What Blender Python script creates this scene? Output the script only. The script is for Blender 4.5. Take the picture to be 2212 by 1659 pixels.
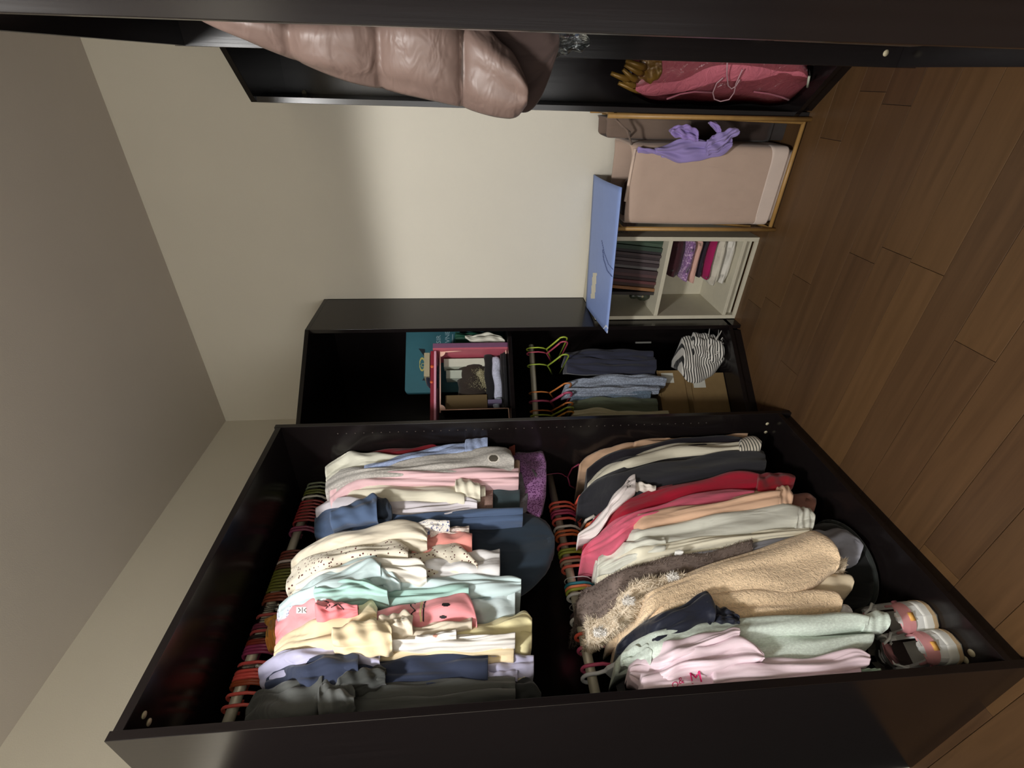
import bpy, bmesh, math, random
import numpy as np
from mathutils import Vector, Matrix
from mathutils.bvhtree import BVHTree
random.seed(7); rng = np.random.default_rng(7)
for o in list(bpy.data.objects): bpy.data.objects.remove(o)
SC = bpy.context.scene; COL = SC.collection

# ------------------------------------------------------------------ camera
F = 1019.48; CAM = np.array([1.70469, -0.45104, 1.28533])
_yaw, _pit, _rol = 0.579230, 0.085311, 0.0216244
_f = np.array([-math.sin(_yaw)*math.cos(_pit), math.cos(_yaw)*math.cos(_pit), -math.sin(_pit)])
_r = np.array([math.cos(_yaw), math.sin(_yaw), 0.0]); _d = np.cross(_f, _r)
RT = math.cos(_rol)*_r + math.sin(_rol)*_d; DN = -math.sin(_rol)*_r + math.cos(_rol)*_d; FW = _f
cd = bpy.data.cameras.new('camera'); cam = bpy.data.objects.new('camera', cd); COL.objects.link(cam)
m = Matrix.Identity(4)
for i in range(3):
    m[i][0] = DN[i]; m[i][1] = RT[i]; m[i][2] = -FW[i]; m[i][3] = CAM[i]     # the picture is turned on its side
cam.matrix_world = m
cd.sensor_fit = 'HORIZONTAL'; cd.sensor_width = 36.0; cd.lens = F*36.0/2212.0; cd.clip_start = 0.02
SC.camera = cam

# ------------------------------------------------------------------ world, downlight, fill lights, exposure
w = bpy.data.worlds.new('world'); SC.world = w; w.use_nodes = True
w.node_tree.nodes['Background'].inputs[0].default_value = (0.5, 0.46, 0.42, 1)
w.node_tree.nodes['Background'].inputs[1].default_value = 0.02
def area(name, loc, target, size, power, col, size_y=None, spread=None):
    l = bpy.data.lights.new(name, 'AREA'); l.energy = power; l.color = col; l.size = size
    l.shape = 'DISK' if size_y is None else 'RECTANGLE'
    if size_y: l.size_y = size_y
    if spread: l.spread = math.radians(spread)
    o = bpy.data.objects.new(name, l); COL.objects.link(o); o.location = loc
    o.rotation_euler = (Vector(target)-Vector(loc)).to_track_quat('-Z', 'Y').to_euler()
    return o
sp = bpy.data.lights.new('ceiling_downlight', 'SPOT'); sp.energy = 185.0; sp.color = (1.0, 0.985, 0.965)
sp.spot_size = math.radians(145.6); sp.spot_blend = 0.07; sp.shadow_soft_size = 0.14
so = bpy.data.objects.new('ceiling_downlight', sp); COL.objects.link(so); so.location = (1.48, -0.88, 2.66)
area('doorway_fill', (1.22, -1.80, 1.15), (1.22, 1.0, 1.10), 0.90, 14.0, (1.0, 0.98, 0.955), 1.75)  # added soft fill in the near opening, not a known source
area('near_wall_fill', (1.00, -1.30, 1.50), (0.0, 0.25, 2.65), 0.45, 2.5, (0.97, 0.99, 0.95))  # added fill to lift the near left wall and ceiling, no real lamp
SC.view_settings.view_transform = 'Standard'; SC.view_settings.look = 'None'
SC.view_settings.gamma = 1.0; SC.view_settings.use_curve_mapping = False
SC.view_settings.exposure = 0.56

# ------------------------------------------------------------------ helpers
def AT(px, py, ax, v):
    d = RT*((1659-py)-829.5)/F + DN*(px-1106)/F + FW
    return CAM + d*((v-CAM[ax])/d[ax])
def RAY(px, py):
    d = RT*((1659-py)-829.5)/F + DN*(px-1106)/F + FW
    return d/np.linalg.norm(d)
def ATP(px, py, O, N, depth=0.0):
    d = RAY(px, py); return CAM + d*((depth-(CAM-O)@N)/(d@N))

class MB:
    def __init__(s): s.v = []; s.f = []; s.mi = []
    def add(s, V, Fs, mi=0):
        b = len(s.v); s.v += [tuple(float(c) for c in p) for p in V]
        for f in Fs: s.f.append([b+i for i in f]); s.mi.append(mi)
        return s
    def box(s, lo, hi, mi=0):
        x0,y0,z0 = lo; x1,y1,z1 = hi
        return s.add([(x0,y0,z0),(x1,y0,z0),(x1,y1,z0),(x0,y1,z0),(x0,y0,z1),(x1,y0,z1),(x1,y1,z1),(x0,y1,z1)],
                     [(3,2,1,0),(4,5,6,7),(0,1,5,4),(1,2,6,5),(2,3,7,6),(3,0,4,7)], mi)
    def frame(s, O, A, B, Cc, a, b, c, mi=0):       # box in a local frame, ranges a,b,c
        O,A,B,Cc = map(np.array, (O,A,B,Cc)); V = []
        for k in c:
            for (i,j) in ((a[0],b[0]),(a[1],b[0]),(a[1],b[1]),(a[0],b[1])): V.append(O+A*i+B*j+Cc*k)
        return s.add(V, [(3,2,1,0),(4,5,6,7),(0,1,5,4),(1,2,6,5),(2,3,7,6),(3,0,4,7)], mi)
    def prism(s, poly, z0, z1, mi=0):
        n = len(poly); V = [(p[0],p[1],z0) for p in poly]+[(p[0],p[1],z1) for p in poly]
        return s.add(V, [tuple(range(n))[::-1], tuple(range(n,2*n))]+[(i,(i+1)%n,n+(i+1)%n,n+i) for i in range(n)], mi)
    def tube(s, P, r, n=8, closed=False, mi=0):
        P = [np.array(p, float) for p in P]; m_ = len(P); V = []; Fs = []
        up = None
        for i in range(m_):
            t = P[(i+1)%m_]-P[i-1] if closed else P[min(i+1,m_-1)]-P[max(i-1,0)]
            t = t/(np.linalg.norm(t)+1e-12)
            if up is None:
                up = np.array([0,0,1.0]) if abs(t[2]) < .9 else np.array([1.0,0,0])
            a = up-t*(up@t); a /= np.linalg.norm(a)+1e-12; b = np.cross(t,a); up = a
            rr = r[i] if hasattr(r,'__len__') else r
            for k in range(n):
                an = 2*math.pi*k/n; V.append(P[i]+rr*(a*math.cos(an)+b*math.sin(an)))
        for i in range(m_ if closed else m_-1):
            j = (i+1)%m_
            for k in range(n): Fs.append((i*n+k, i*n+(k+1)%n, j*n+(k+1)%n, j*n+k))
        if not closed: Fs += [tuple(range(n))[::-1], tuple(range((m_-1)*n, m_*n))]
        return s.add(V, Fs, mi)
    def rings(s, R, cap0=True, cap1=True, mi=0):
        n = len(R[0]); V = [p for r in R for p in r]; Fs = []
        for i in range(len(R)-1):
            for k in range(n): Fs.append((i*n+k, i*n+(k+1)%n, (i+1)*n+(k+1)%n, (i+1)*n+k))
        if cap0: V.append(np.mean(R[0],0)); c = len(V)-1; Fs += [(c,(k+1)%n,k) for k in range(n)]
        if cap1: V.append(np.mean(R[-1],0)); c = len(V)-1; q = (len(R)-1)*n; Fs += [(c,q+k,q+(k+1)%n) for k in range(n)]
        return s.add(V, Fs, mi)
    def disc(s, c, nrm, r, n=10, th=.001, mi=0):
        c = np.array(c,float); nrm = np.array(nrm,float); nrm /= np.linalg.norm(nrm)
        a = np.cross(nrm,[0,0,1.0]) if abs(nrm[2])<.9 else np.cross(nrm,[1.0,0,0]); a/=np.linalg.norm(a); b=np.cross(nrm,a)
        R = [[c+nrm*h+r*(a*math.cos(2*math.pi*k/n)+b*math.sin(2*math.pi*k/n)) for k in range(n)] for h in (0,th)]
        return s.rings(R, mi=mi)

class Part:
    def __init__(s, name, mb, mat, label=None, subs=(), kind=None, bevel=0, smooth=True):
        s.name=name; s.mb=mb; s.mat=mat if isinstance(mat,(list,tuple)) else [mat]; s.label=label; s.subs=list(subs); s.kind=kind; s.bevel=bevel; s.smooth=smooth
def mesh_of(p, base):
    me = bpy.data.meshes.new(p.name)
    V = [(v[0]-base[0], v[1]-base[1], v[2]-base[2]) for v in p.mb.v]
    me.from_pydata(V, [], p.mb.f)
    for m_ in p.mat: me.materials.append(m_)
    me.polygons.foreach_set('material_index', p.mb.mi)
    me.polygons.foreach_set('use_smooth', [p.smooth]*len(me.polygons))
    bm = bmesh.new(); bm.from_mesh(me); bmesh.ops.recalc_face_normals(bm, faces=bm.faces); bm.to_mesh(me); bm.free()
    me.update(); return me
def put(p, base, parent):
    o = bpy.data.objects.new(p.name, mesh_of(p, base)); COL.objects.link(o)
    if p.label and parent: o['label'] = p.label
    if p.kind: o['kind'] = p.kind
    if p.bevel:
        b = o.modifiers.new('bevel','BEVEL'); b.width = p.bevel; b.segments = 2; b.limit_method = 'ANGLE'
    if parent: o.parent = parent
    else: o.location = base
    for c in p.subs: put(c, base, o)
    return o
def base_of(parts):
    V = []
    def walk(p):
        V.extend(p.mb.v)
        for c in p.subs: walk(c)
    for p in parts: walk(p)
    A = np.array(V); lo, hi = A.min(0), A.max(0)
    return ((lo[0]+hi[0])/2, (lo[1]+hi[1])/2, lo[2])
def thing(name, label, cat, parts, group=None, kind=None):
    parts = parts if isinstance(parts,(list,tuple)) else [parts]
    base = base_of(parts)
    if len(parts) == 1:
        parts[0].name = name; o = put(parts[0], base, None)
    else:
        o = bpy.data.objects.new(name, None); o.empty_display_size = .05; COL.objects.link(o); o.location = base
        for p in parts: put(p, base, o)
    if kind == 'structure': o['kind'] = kind
    else:
        o['label'] = label; o['category'] = cat
    if group: o['group'] = group
    return o

# ------------------------------------------------------------------ materials
def lin(c):
    c = c/255.0
    return c/12.92 if c <= .04045 else ((c+.055)/1.055)**2.4
def rgb(c): return (lin(c[0]), lin(c[1]), lin(c[2]), 1)
def new_mat(name):
    m_ = bpy.data.materials.new(name); m_.use_nodes = True
    nt = m_.node_tree; return m_, nt, nt.nodes['Principled BSDF']
def N(nt, t, **k):
    n = nt.nodes.new(t)
    for a,b in k.items():
        if a in n.inputs: n.inputs[a].default_value = b
        else: setattr(n, a, b)
    return n
def coords(nt, scale=(1,1,1)):
    tc = N(nt,'ShaderNodeTexCoord'); mp = N(nt,'ShaderNodeMapping'); mp.inputs['Scale'].default_value = scale
    nt.links.new(tc.outputs['Object'], mp.inputs['Vector']); return mp.outputs['Vector']
def mixc(nt, fac, a, b):
    mx = N(nt,'ShaderNodeMix', data_type='RGBA')
    for k,v in ((6,a),(7,b)):
        if isinstance(v,tuple): mx.inputs[k].default_value = v
        else: nt.links.new(v, mx.inputs[k])
    nt.links.new(fac, mx.inputs[0]); return mx.outputs[2]
def ramp(nt, fac, lo, hi):
    r = N(nt,'ShaderNodeMapRange'); r.inputs['From Min'].default_value = lo; r.inputs['From Max'].default_value = hi
    nt.links.new(fac, r.inputs['Value']); return r.outputs['Result']
def bump(nt, bs, h, strength, dist, prev=None):
    b = N(nt,'ShaderNodeBump'); b.inputs['Strength'].default_value = strength; b.inputs['Distance'].default_value = dist
    nt.links.new(h, b.inputs['Height'])
    if prev: nt.links.new(prev, b.inputs['Normal'])
    nt.links.new(b.outputs['Normal'], bs.inputs['Normal']); return b.outputs['Normal']
def noise(nt, vec, scale, detail=3, rough=.5, dist=0):
    n = N(nt,'ShaderNodeTexNoise'); n.inputs['Scale'].default_value = scale; n.inputs['Detail'].default_value = detail
    n.inputs['Roughness'].default_value = rough; n.inputs['Distortion'].default_value = dist
    nt.links.new(vec, n.inputs['Vector']); return n.outputs['Fac']
def plain(name, c, rough=.5, metal=0, var=.08, spec=.5, trans=0, bumpy=0):
    m_, nt, bs = new_mat(name)
    v = coords(nt); f = noise(nt, v, 30)
    c1 = rgb(c); c2 = tuple(x*(1-var*2) for x in c1[:3])+(1,)
    nt.links.new(mixc(nt, f, c1, c2), bs.inputs['Base Color'])
    bs.inputs['Roughness'].default_value = rough; bs.inputs['Metallic'].default_value = metal
    bs.inputs['Specular IOR Level'].default_value = spec
    if trans: bs.inputs['Transmission Weight'].default_value = trans
    if bumpy: bump(nt, bs, noise(nt, v, 60), .5, bumpy)
    return m_
def fabric(name, c, wr=.5, weave=900, heather=0, rough=.85, fold=.010, pat=None, pc=None, psize=40, pth=.25, sheen=.15):
    """cloth: base colour, woven fine relief, lengthwise wrinkles, optional heather or printed motif"""
    m_, nt, bs = new_mat(name)
    v = coords(nt); vs = coords(nt, (1,1,.28))
    c1 = rgb(c); c2 = tuple(x*.86 for x in c1[:3])+(1,)
    col = mixc(nt, noise(nt, v, 14, 3), c1, c2)
    if heather:
        h = ramp(nt, noise(nt, coords(nt,(1,1,.5)), 260, 2, .7), .42, .66)
        col = mixc(nt, h, col, tuple(min(1,x*(1+heather)) for x in c1[:3])+(1,))
    if pat == 'dots':
        vo = N(nt,'ShaderNodeTexVoronoi'); vo.inputs['Scale'].default_value = psize; nt.links.new(v, vo.inputs['Vector'])
        col = mixc(nt, ramp(nt, vo.outputs['Distance'], pth, pth-.04), col, rgb(pc))
    if pat == 'floral':
        f = ramp(nt, noise(nt, v, psize, 3, .6, 2.0), .52, .60); col = mixc(nt, f, col, rgb(pc))
    if pat == 'stripe':
        wv = N(nt,'ShaderNodeTexWave', bands_direction='Z'); wv.inputs['Scale'].default_value = psize; nt.links.new(v, wv.inputs['Vector'])
        col = mixc(nt, ramp(nt, wv.outputs['Fac'], .60, .75), col, rgb(pc))
    nt.links.new(col, bs.inputs['Base Color'])
    bs.inputs['Roughness'].default_value = rough; bs.inputs['Specular IOR Level'].default_value = .25
    bs.inputs['Sheen Weight'].default_value = sheen; bs.inputs['Sheen Roughness'].default_value = .5
    rg = N(nt,'ShaderNodeTexNoise', noise_type='RIDGED_MULTIFRACTAL', normalize=True); rg.inputs['Scale'].default_value = 20; rg.inputs['Detail'].default_value = 2.5; rg.inputs['Distortion'].default_value = .5
    nt.links.new(coords(nt, (1,1,.22)), rg.inputs['Vector'])
    n0 = bump(nt, bs, rg.outputs['Fac'], min(1, wr*1.1), fold*1.0)
    n1 = bump(nt, bs, noise(nt, vs, 22, 2, .45, .9), wr, fold, n0)
    bump(nt, bs, noise(nt, v, weave, 1), .25, .0006, n1)
    return m_
def sherpa(name, c, scale=130, dist=.0045, dark=.80):
    m_, nt, bs = new_mat(name); v = coords(nt, (1,1,.75))
    nz = N(nt,'ShaderNodeTexNoise'); nz.inputs['Scale'].default_value = scale; nz.inputs['Detail'].default_value = 3; nz.inputs['Distortion'].default_value = 1.2
    nt.links.new(v, nz.inputs['Vector'])
    c1 = rgb(c); c2 = tuple(x*dark for x in c1[:3])+(1,)
    nt.links.new(mixc(nt, ramp(nt, nz.outputs['Fac'], .52, .36), c1, c2), bs.inputs['Base Color'])
    bs.inputs['Roughness'].default_value = .95; bs.inputs['Sheen Weight'].default_value = .3
    bump(nt, bs, nz.outputs['Fac'], .9, dist); return m_
def wood_black(name, c, rough=.38):
    m_, nt, bs = new_mat(name); v = coords(nt, (90,90,2.2))
    f = noise(nt, v, 1.0, 4, .6); c1 = rgb(c); c2 = tuple(x*1.5+.002 for x in c1[:3])+(1,)
    nt.links.new(mixc(nt, f, c1, c2), bs.inputs['Base Color'])
    bs.inputs['Roughness'].default_value = rough; bs.inputs['Specular IOR Level'].default_value = .44
    bump(nt, bs, f, .15, .0006); return m_
def paint(name, c, sc=260):
    m_, nt, bs = new_mat(name); v = coords(nt)
    c1 = rgb(c); c2 = tuple(x*.93 for x in c1[:3])+(1,)
    nt.links.new(mixc(nt, noise(nt, v, 3, 3), c1, c2), bs.inputs['Base Color'])
    bs.inputs['Roughness'].default_value = .8; bs.inputs['Specular IOR Level'].default_value = .3
    bump(nt, bs, noise(nt, v, sc, 2), .25, .0012); return m_
def plank_mat(name, c):
    m_, nt, bs = new_mat(name); v = coords(nt, (1.6,26,1))
    info = N(nt,'ShaderNodeObjectInfo'); ad = N(nt,'ShaderNodeVectorMath', operation='ADD'); cmb = N(nt,'ShaderNodeCombineXYZ')
    ml = N(nt,'ShaderNodeMath', operation='MULTIPLY'); ml.inputs[1].default_value = 37.0
    nt.links.new(info.outputs['Random'], ml.inputs[0]); nt.links.new(ml.outputs[0], cmb.inputs[0]); nt.links.new(ml.outputs[0], cmb.inputs[1])
    nt.links.new(v, ad.inputs[0]); nt.links.new(cmb.outputs[0], ad.inputs[1])
    f = noise(nt, ad.outputs[0], 1.2, 5, .6, .8)
    c1 = rgb(c); c2 = tuple(x*.45 for x in c1[:3])+(1,)
    a = mixc(nt, ramp(nt, f, .35, .68), c1, c2)
    c3 = (c1[0]*1.25, c1[1]*1.15, c1[2]*.95, 1); c4 = (c1[0]*.62, c1[1]*.55, c1[2]*.6, 1)
    tone = mixc(nt, info.outputs['Random'], c3, c4)
    mx = N(nt,'ShaderNodeMix', data_type='RGBA', blend_type='MIX'); mx.inputs[0].default_value = .55
    nt.links.new(a, mx.inputs[6]); nt.links.new(tone, mx.inputs[7]); nt.links.new(mx.outputs[2], bs.inputs['Base Color'])
    bs.inputs['Roughness'].default_value = .42; bs.inputs['Specular IOR Level'].default_value = .35
    bump(nt, bs, f, .2, .001); return m_
def clear(name, c=(235,240,240), alpha=.25, rough=.08):
    m_, nt, bs = new_mat(name); out = nt.nodes['Material Output']
    tr = N(nt,'ShaderNodeBsdfTransparent'); gl = N(nt,'ShaderNodeBsdfGlossy'); gl.inputs['Roughness'].default_value = rough
    gl.inputs['Color'].default_value = rgb(c); fr = N(nt,'ShaderNodeFresnel'); fr.inputs['IOR'].default_value = 1.45
    ad = N(nt,'ShaderNodeMath', operation='ADD'); ad.inputs[1].default_value = alpha*.25
    mx = N(nt,'ShaderNodeMixShader'); nt.links.new(fr.outputs[0], ad.inputs[0]); nt.links.new(ad.outputs[0], mx.inputs[0])
    nt.links.new(tr.outputs[0], mx.inputs[1]); nt.links.new(gl.outputs[0], mx.inputs[2])
    b = N(nt,'ShaderNodeBump'); b.inputs['Strength'].default_value = .8; b.inputs['Distance'].default_value = .012
    nt.links.new(noise(nt, coords(nt), 28, 3, .6, 1.0), b.inputs['Height'])
    nt.links.new(b.outputs[0], gl.inputs['Normal']); nt.links.new(mx.outputs[0], out.inputs['Surface']); return m_

M = {}
M['black'] = wood_black('black_brown_foil', (15,11,11), .20)
M['wall'] = paint('wall_paint', (219,213,198)); M['ceil'] = paint('ceiling_paint', (206,197,186))
M['plank'] = plank_mat('brown_laminate', (86,64,42)); M['joint'] = plain('floor_joint', (26,18,12), .9)
M['rail'] = plain('grey_beige_rail', (196,189,170), .38, .15)
M['cam'] = plain('bare_fitting', (190,180,150), .5); M['hole'] = plain('peg_hole', (70,62,56), .8)
M['white_board'] = plain('white_foil', (196,190,170), .45); M['door'] = plain('door_paint', (214,206,192), .5)

# ------------------------------------------------------------------ room shell
YW, HC, XR, YN = 1.833, 2.698, 2.36, -1.75
fl = bpy.data.objects.new('floor', None); COL.objects.link(fl); fl['kind'] = 'structure'
def fpart(name, mb, mat, kind=None):
    p = Part(name, mb, mat, smooth=False, kind=kind, bevel=.0008 if name == 'plank' else 0); return put(p, (0,0,0), fl)
fpart('underlay', MB().box((0,YN,-.03),(XR,YW,-.006)), M['joint'])
PW = .117; y = 1.267+PW*4
row = 0
while y > YN:
    y0 = max(y-PW, YN); y1 = min(y, YW); x = -random.uniform(0,.7) if row % 2 else -random.uniform(.2,.9)
    if y1 > y0+.01:
        while x < XR:
            L = random.choice((.62,.78,.92,1.1)); a, b = max(x,0), min(x+L, XR)
            if b-a > .03: 
                c = MB().box((-(b-a)/2, -(y1-y0)/2+.0007, -.006),((b-a)/2-.0012,(y1-y0)/2-.0007, 0.0))
                o = fpart('plank', c, M['plank']); o.location = ((a+b)/2,(y0+y1)/2,0)
            x += L
    y -= PW; row += 1
thing('ceiling', '', '', Part('ceiling', MB().box((-.05,YN-.05,HC),(XR+.05,YW+.05,HC+.05)), M['ceil'], smooth=False), kind='structure')
thing('wall_left', '', '', Part('w', MB().box((-.06,YN,-.03),(0,-1.02,HC)).box((-.06,-1.02,2.04),(0,-.004,HC)).box((-.06,-.004,-.03),(0,YW+.06,HC)), M['wall'], smooth=False), kind='structure')
thing('wall_far', '', '', Part('w', MB().box((-.06,YW,-.03),(XR+.06,YW+.06,HC)), M['wall'], smooth=False), kind='structure')
thing('wall_right', '', '', Part('w', MB().box((XR,YN,-.03),(XR+.06,YW,HC)), M['wall'], smooth=False), kind='structure')
nb = MB().box((-.06,YN-.1,-.03),(.75,YN,HC)).box((.75,YN-.1,2.05),(XR+.06,YN,HC))
thing('wall_near', '', '', Part('w', nb, M['wall'], smooth=False), kind='structure')

# ------------------------------------------------------------------ wardrobe beside the left wall (holds most of the clothes)
D1, W1, H1 = 0.600, 0.998, 2.012
def wardrobe(x0, x1, y0, y1, H, front):
    """open frame between two sides; front = +1 opens towards +x, -1 towards -x"""
    t = .018; P = []
    P.append(Part('side_panel', MB().box((x0,y0,0),(x1,y0+t,H)), M['black'], bevel=.0008, smooth=False))
    P.append(Part('side_panel', MB().box((x0,y1-t,0),(x1,y1,H)), M['black'], bevel=.0008, smooth=False))
    P.append(Part('top_panel', MB().box((x0,y0+t,H-.024),(x1-.001,y1-t,H-.005)), M['black'], bevel=.0008, smooth=False))
    P.append(Part('bottom_panel', MB().box((x0,y0+t,.044),(x1-.001,y1-t,.062)), M['black'], bevel=.0008, smooth=False))
    xb = x0+.008 if front > 0 else x1-.012
    P.append(Part('back_panel', MB().box((xb,y0+t,.062),(xb+.004,y1-t,H-.024)), M['black'], smooth=False))
    xk = x1-.03 if front > 0 else x0+.014
    P.append(Part('plinth', MB().box((xk,y0+t,0),(xk+.016,y1-t,.044)), M['black'], smooth=False))
    return P
def caps(pts, nrm, r=.0075): return [Part('cam_cover', MB().disc(p, nrm, r, 12, .0015), M['cam'], label='pale round fitting') for p in pts]
def railtube(z): return MB().tube([(.300,.018,z),(.300,.5,z),(.300,.980,z)], .0145, 16)
P1 = wardrobe(.012, D1, 0, W1, H1, 1)
P1 += [Part('clothes_rail', railtube(1.925), M['rail'], label='upper beige clothes rail'), Part('clothes_rail', railtube(.967), M['rail'], label='lower beige clothes rail')]
P1 += caps([(.556,.062,1.9865),(.527,.060,1.9865)], (0,0,1)) + caps([(.508,.066,.0622),(.538,.067,.0622)], (0,0,1), .009) + caps([(.504,.9785,.059+.02),(.548,.9785,.062+.025)], (0,1,0), .007)
ph = MB()
for k in range(46): ph.disc((.563,.9795,.35+k*.032), (0,-1,0), .0026, 6, .0006)
P1.append(Part('peg_holes', ph, M['hole'], kind='stuff'))
thing('wardrobe', 'black-brown open wardrobe crammed with two rows of hanging clothes, left wall', 'wardrobe', P1)

# ------------------------------------------------------------------ corner wardrobe behind it
O2 = np.array([.352,1.0,0]); E2 = np.array([.393,.487,0]); LF2 = np.linalg.norm(E2); E2 /= LF2; N2 = np.array([-E2[1],E2[0],0]); Z3 = np.array([0,0,1.0])
def A2(px, py, d): return ATP(px, py, O2, N2, d)
def corner(poly, H, xside, shelf=None):
    P = []; t = .018
    a, b, c, d_, e = [np.array(q) for q in poly]     # a-b front edge, b-c side, c-d wall, d-e wall, e-a side
    inn = poly
    P.append(Part('top_panel', MB().prism(inn, H-.018, H), M['black'], bevel=.0008, smooth=False))
    P.append(Part('bottom_panel', MB().prism(inn, .044, .062), M['black'], bevel=.0008, smooth=False))
    def wallp(p, q, th, z0, z1):
        v = (q-p)/np.linalg.norm(q-p); n_ = np.array([-v[1],v[0]]); ctr = np.mean([a,b,c,d_,e],0)
        if n_@(ctr-p) < 0: n_ = -n_
        return MB().prism([p, q, q+n_*th, p+n_*th], z0, z1)
    P.append(Part('side_panel', wallp(b,c,t,0,H-.018), M['black'], bevel=.0008, smooth=False))
    P.append(Part('side_panel', wallp(e,a,t,0,H-.018), M['black'], bevel=.0008, smooth=False))
    P.append(Part('back_panel', wallp(c,d_,.006,.062,H-.018), M['black'], smooth=False))
    P.append(Part('back_panel', wallp(d_,e,.006,.062,H-.018), M['black'], smooth=False))
    v = (b-a)/np.linalg.norm(b-a); n_ = np.array([-v[1],v[0]])
    if n_@(d_-a) < 0: n_ = -n_
    P.append(Part('plinth', MB().prism([a+n_*.012+v*.02, b+n_*.012-v*.02, b+n_*.026-v*.02, a+n_*.026+v*.02], 0, .044), M['black'], smooth=False))
    if shelf:
        P.append(Part('shelf', MB().prism([a+n_*.03+v*.02, b+n_*.03-v*.03, c+np.array([-.02*xside,-.01]), d_+np.array([.012*xside,-.012]), e+np.array([.012*xside,.02])], shelf-.018, shelf), M['black'], bevel=.0008, smooth=False))
    return P
PC2 = [(.352,1.0),(.745,1.487),(.745,YW-.002),(.004,YW-.002),(.004,1.0)]
PP = corner(PC2, H1, 1, 1.115)
PP.append(Part('clothes_rail', MB().tube([O2+N2*.2+E2*s+Z3*.985 for s in (-.05,.3,.62)], .014, 14), M['rail'], label='beige clothes rail under the shelf'))
thing('corner_wardrobe', 'black-brown corner wardrobe with a shelf of boxes above hanging jeans', 'wardrobe', PP)

# ------------------------------------------------------------------ wardrobes on the right
P3 = wardrobe(1.757, 2.345, .088, 1.088, H1, -1)
P3[2] = Part('top_panel', MB().box((1.758,.106,H1-.024),(2.345,1.07,H1-.005)), M['black'], bevel=.0008, smooth=False)
P3[3] = Part('bottom_panel', MB().box((1.758,.106,.044),(2.345,1.07,.062)), M['black'], bevel=.0008, smooth=False)
P3 += [Part('clothes_rail', MB().tube([(2.05,.106,1.86),(2.05,.6,1.86),(2.05,1.07,1.86)], .0145, 12), M['rail'])]
P3 += caps([(1.790,1.0695,.11)], (0,-1,0), .008)
w3 = thing('wardrobe', 'black-brown open wardrobe at the right edge with a puffer coat sticking out', 'wardrobe', P3)
w3.rotation_euler = (0, -.006, -.010); w3.location.x += -.004
PC4 = [(1.995,1.094),(1.607,1.486),(1.607,YW-.002),(XR-.004,YW-.002),(XR-.004,1.094)]
P4 = corner(PC4, H1, -1)
P4 += [Part('cam_cover', MB().disc(AT(657,200,1,YW-.0095), (0,-1,0), .009, 12, .0015), M['cam'], label='pale round fitting')]
thing('corner_wardrobe', 'black-brown corner wardrobe at the right holding the pink bag', 'wardrobe', P4)
O4 = np.array([1.607,1.486,0]); E4 = np.array([.388,-.392,0]); E4 /= np.linalg.norm(E4); N4 = np.array([-E4[1],E4[0],0])
def A4(px, py, d): return ATP(px, py, O4, N4, d)

# ------------------------------------------------------------------ cloth lofts
def interp(st, n):
    st = np.array(st, float); x = st[:,0]
    t = np.concatenate([[0], np.cumsum(np.hypot(np.diff(x), np.diff((st[:,1]+st[:,2])/2)))])
    q = np.linspace(0, t[-1], n); out = np.zeros((n, 3))
    for k in range(3):
        y_ = st[:,k]; h = np.diff(t); d = np.diff(y_)/h; m_ = np.zeros(len(t))
        m_[0], m_[-1] = d[0], d[-1]
        for i in range(1,len(t)-1):
            m_[i] = 0 if d[i-1]*d[i] <= 0 and k == 0 else (d[i-1]*h[i]+d[i]*h[i-1])/(h[i]+h[i-1])
        i = np.clip(np.searchsorted(t, q)-1, 0, len(t)-2); s = (q-t[i])/h[i]
        out[:,k] = (2*s**3-3*s**2+1)*y_[i]+(s**3-2*s**2+s)*h[i]*m_[i]+(-2*s**3+3*s**2)*y_[i+1]+(s**3-s**2)*h[i]*m_[i+1]
    return out
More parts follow.
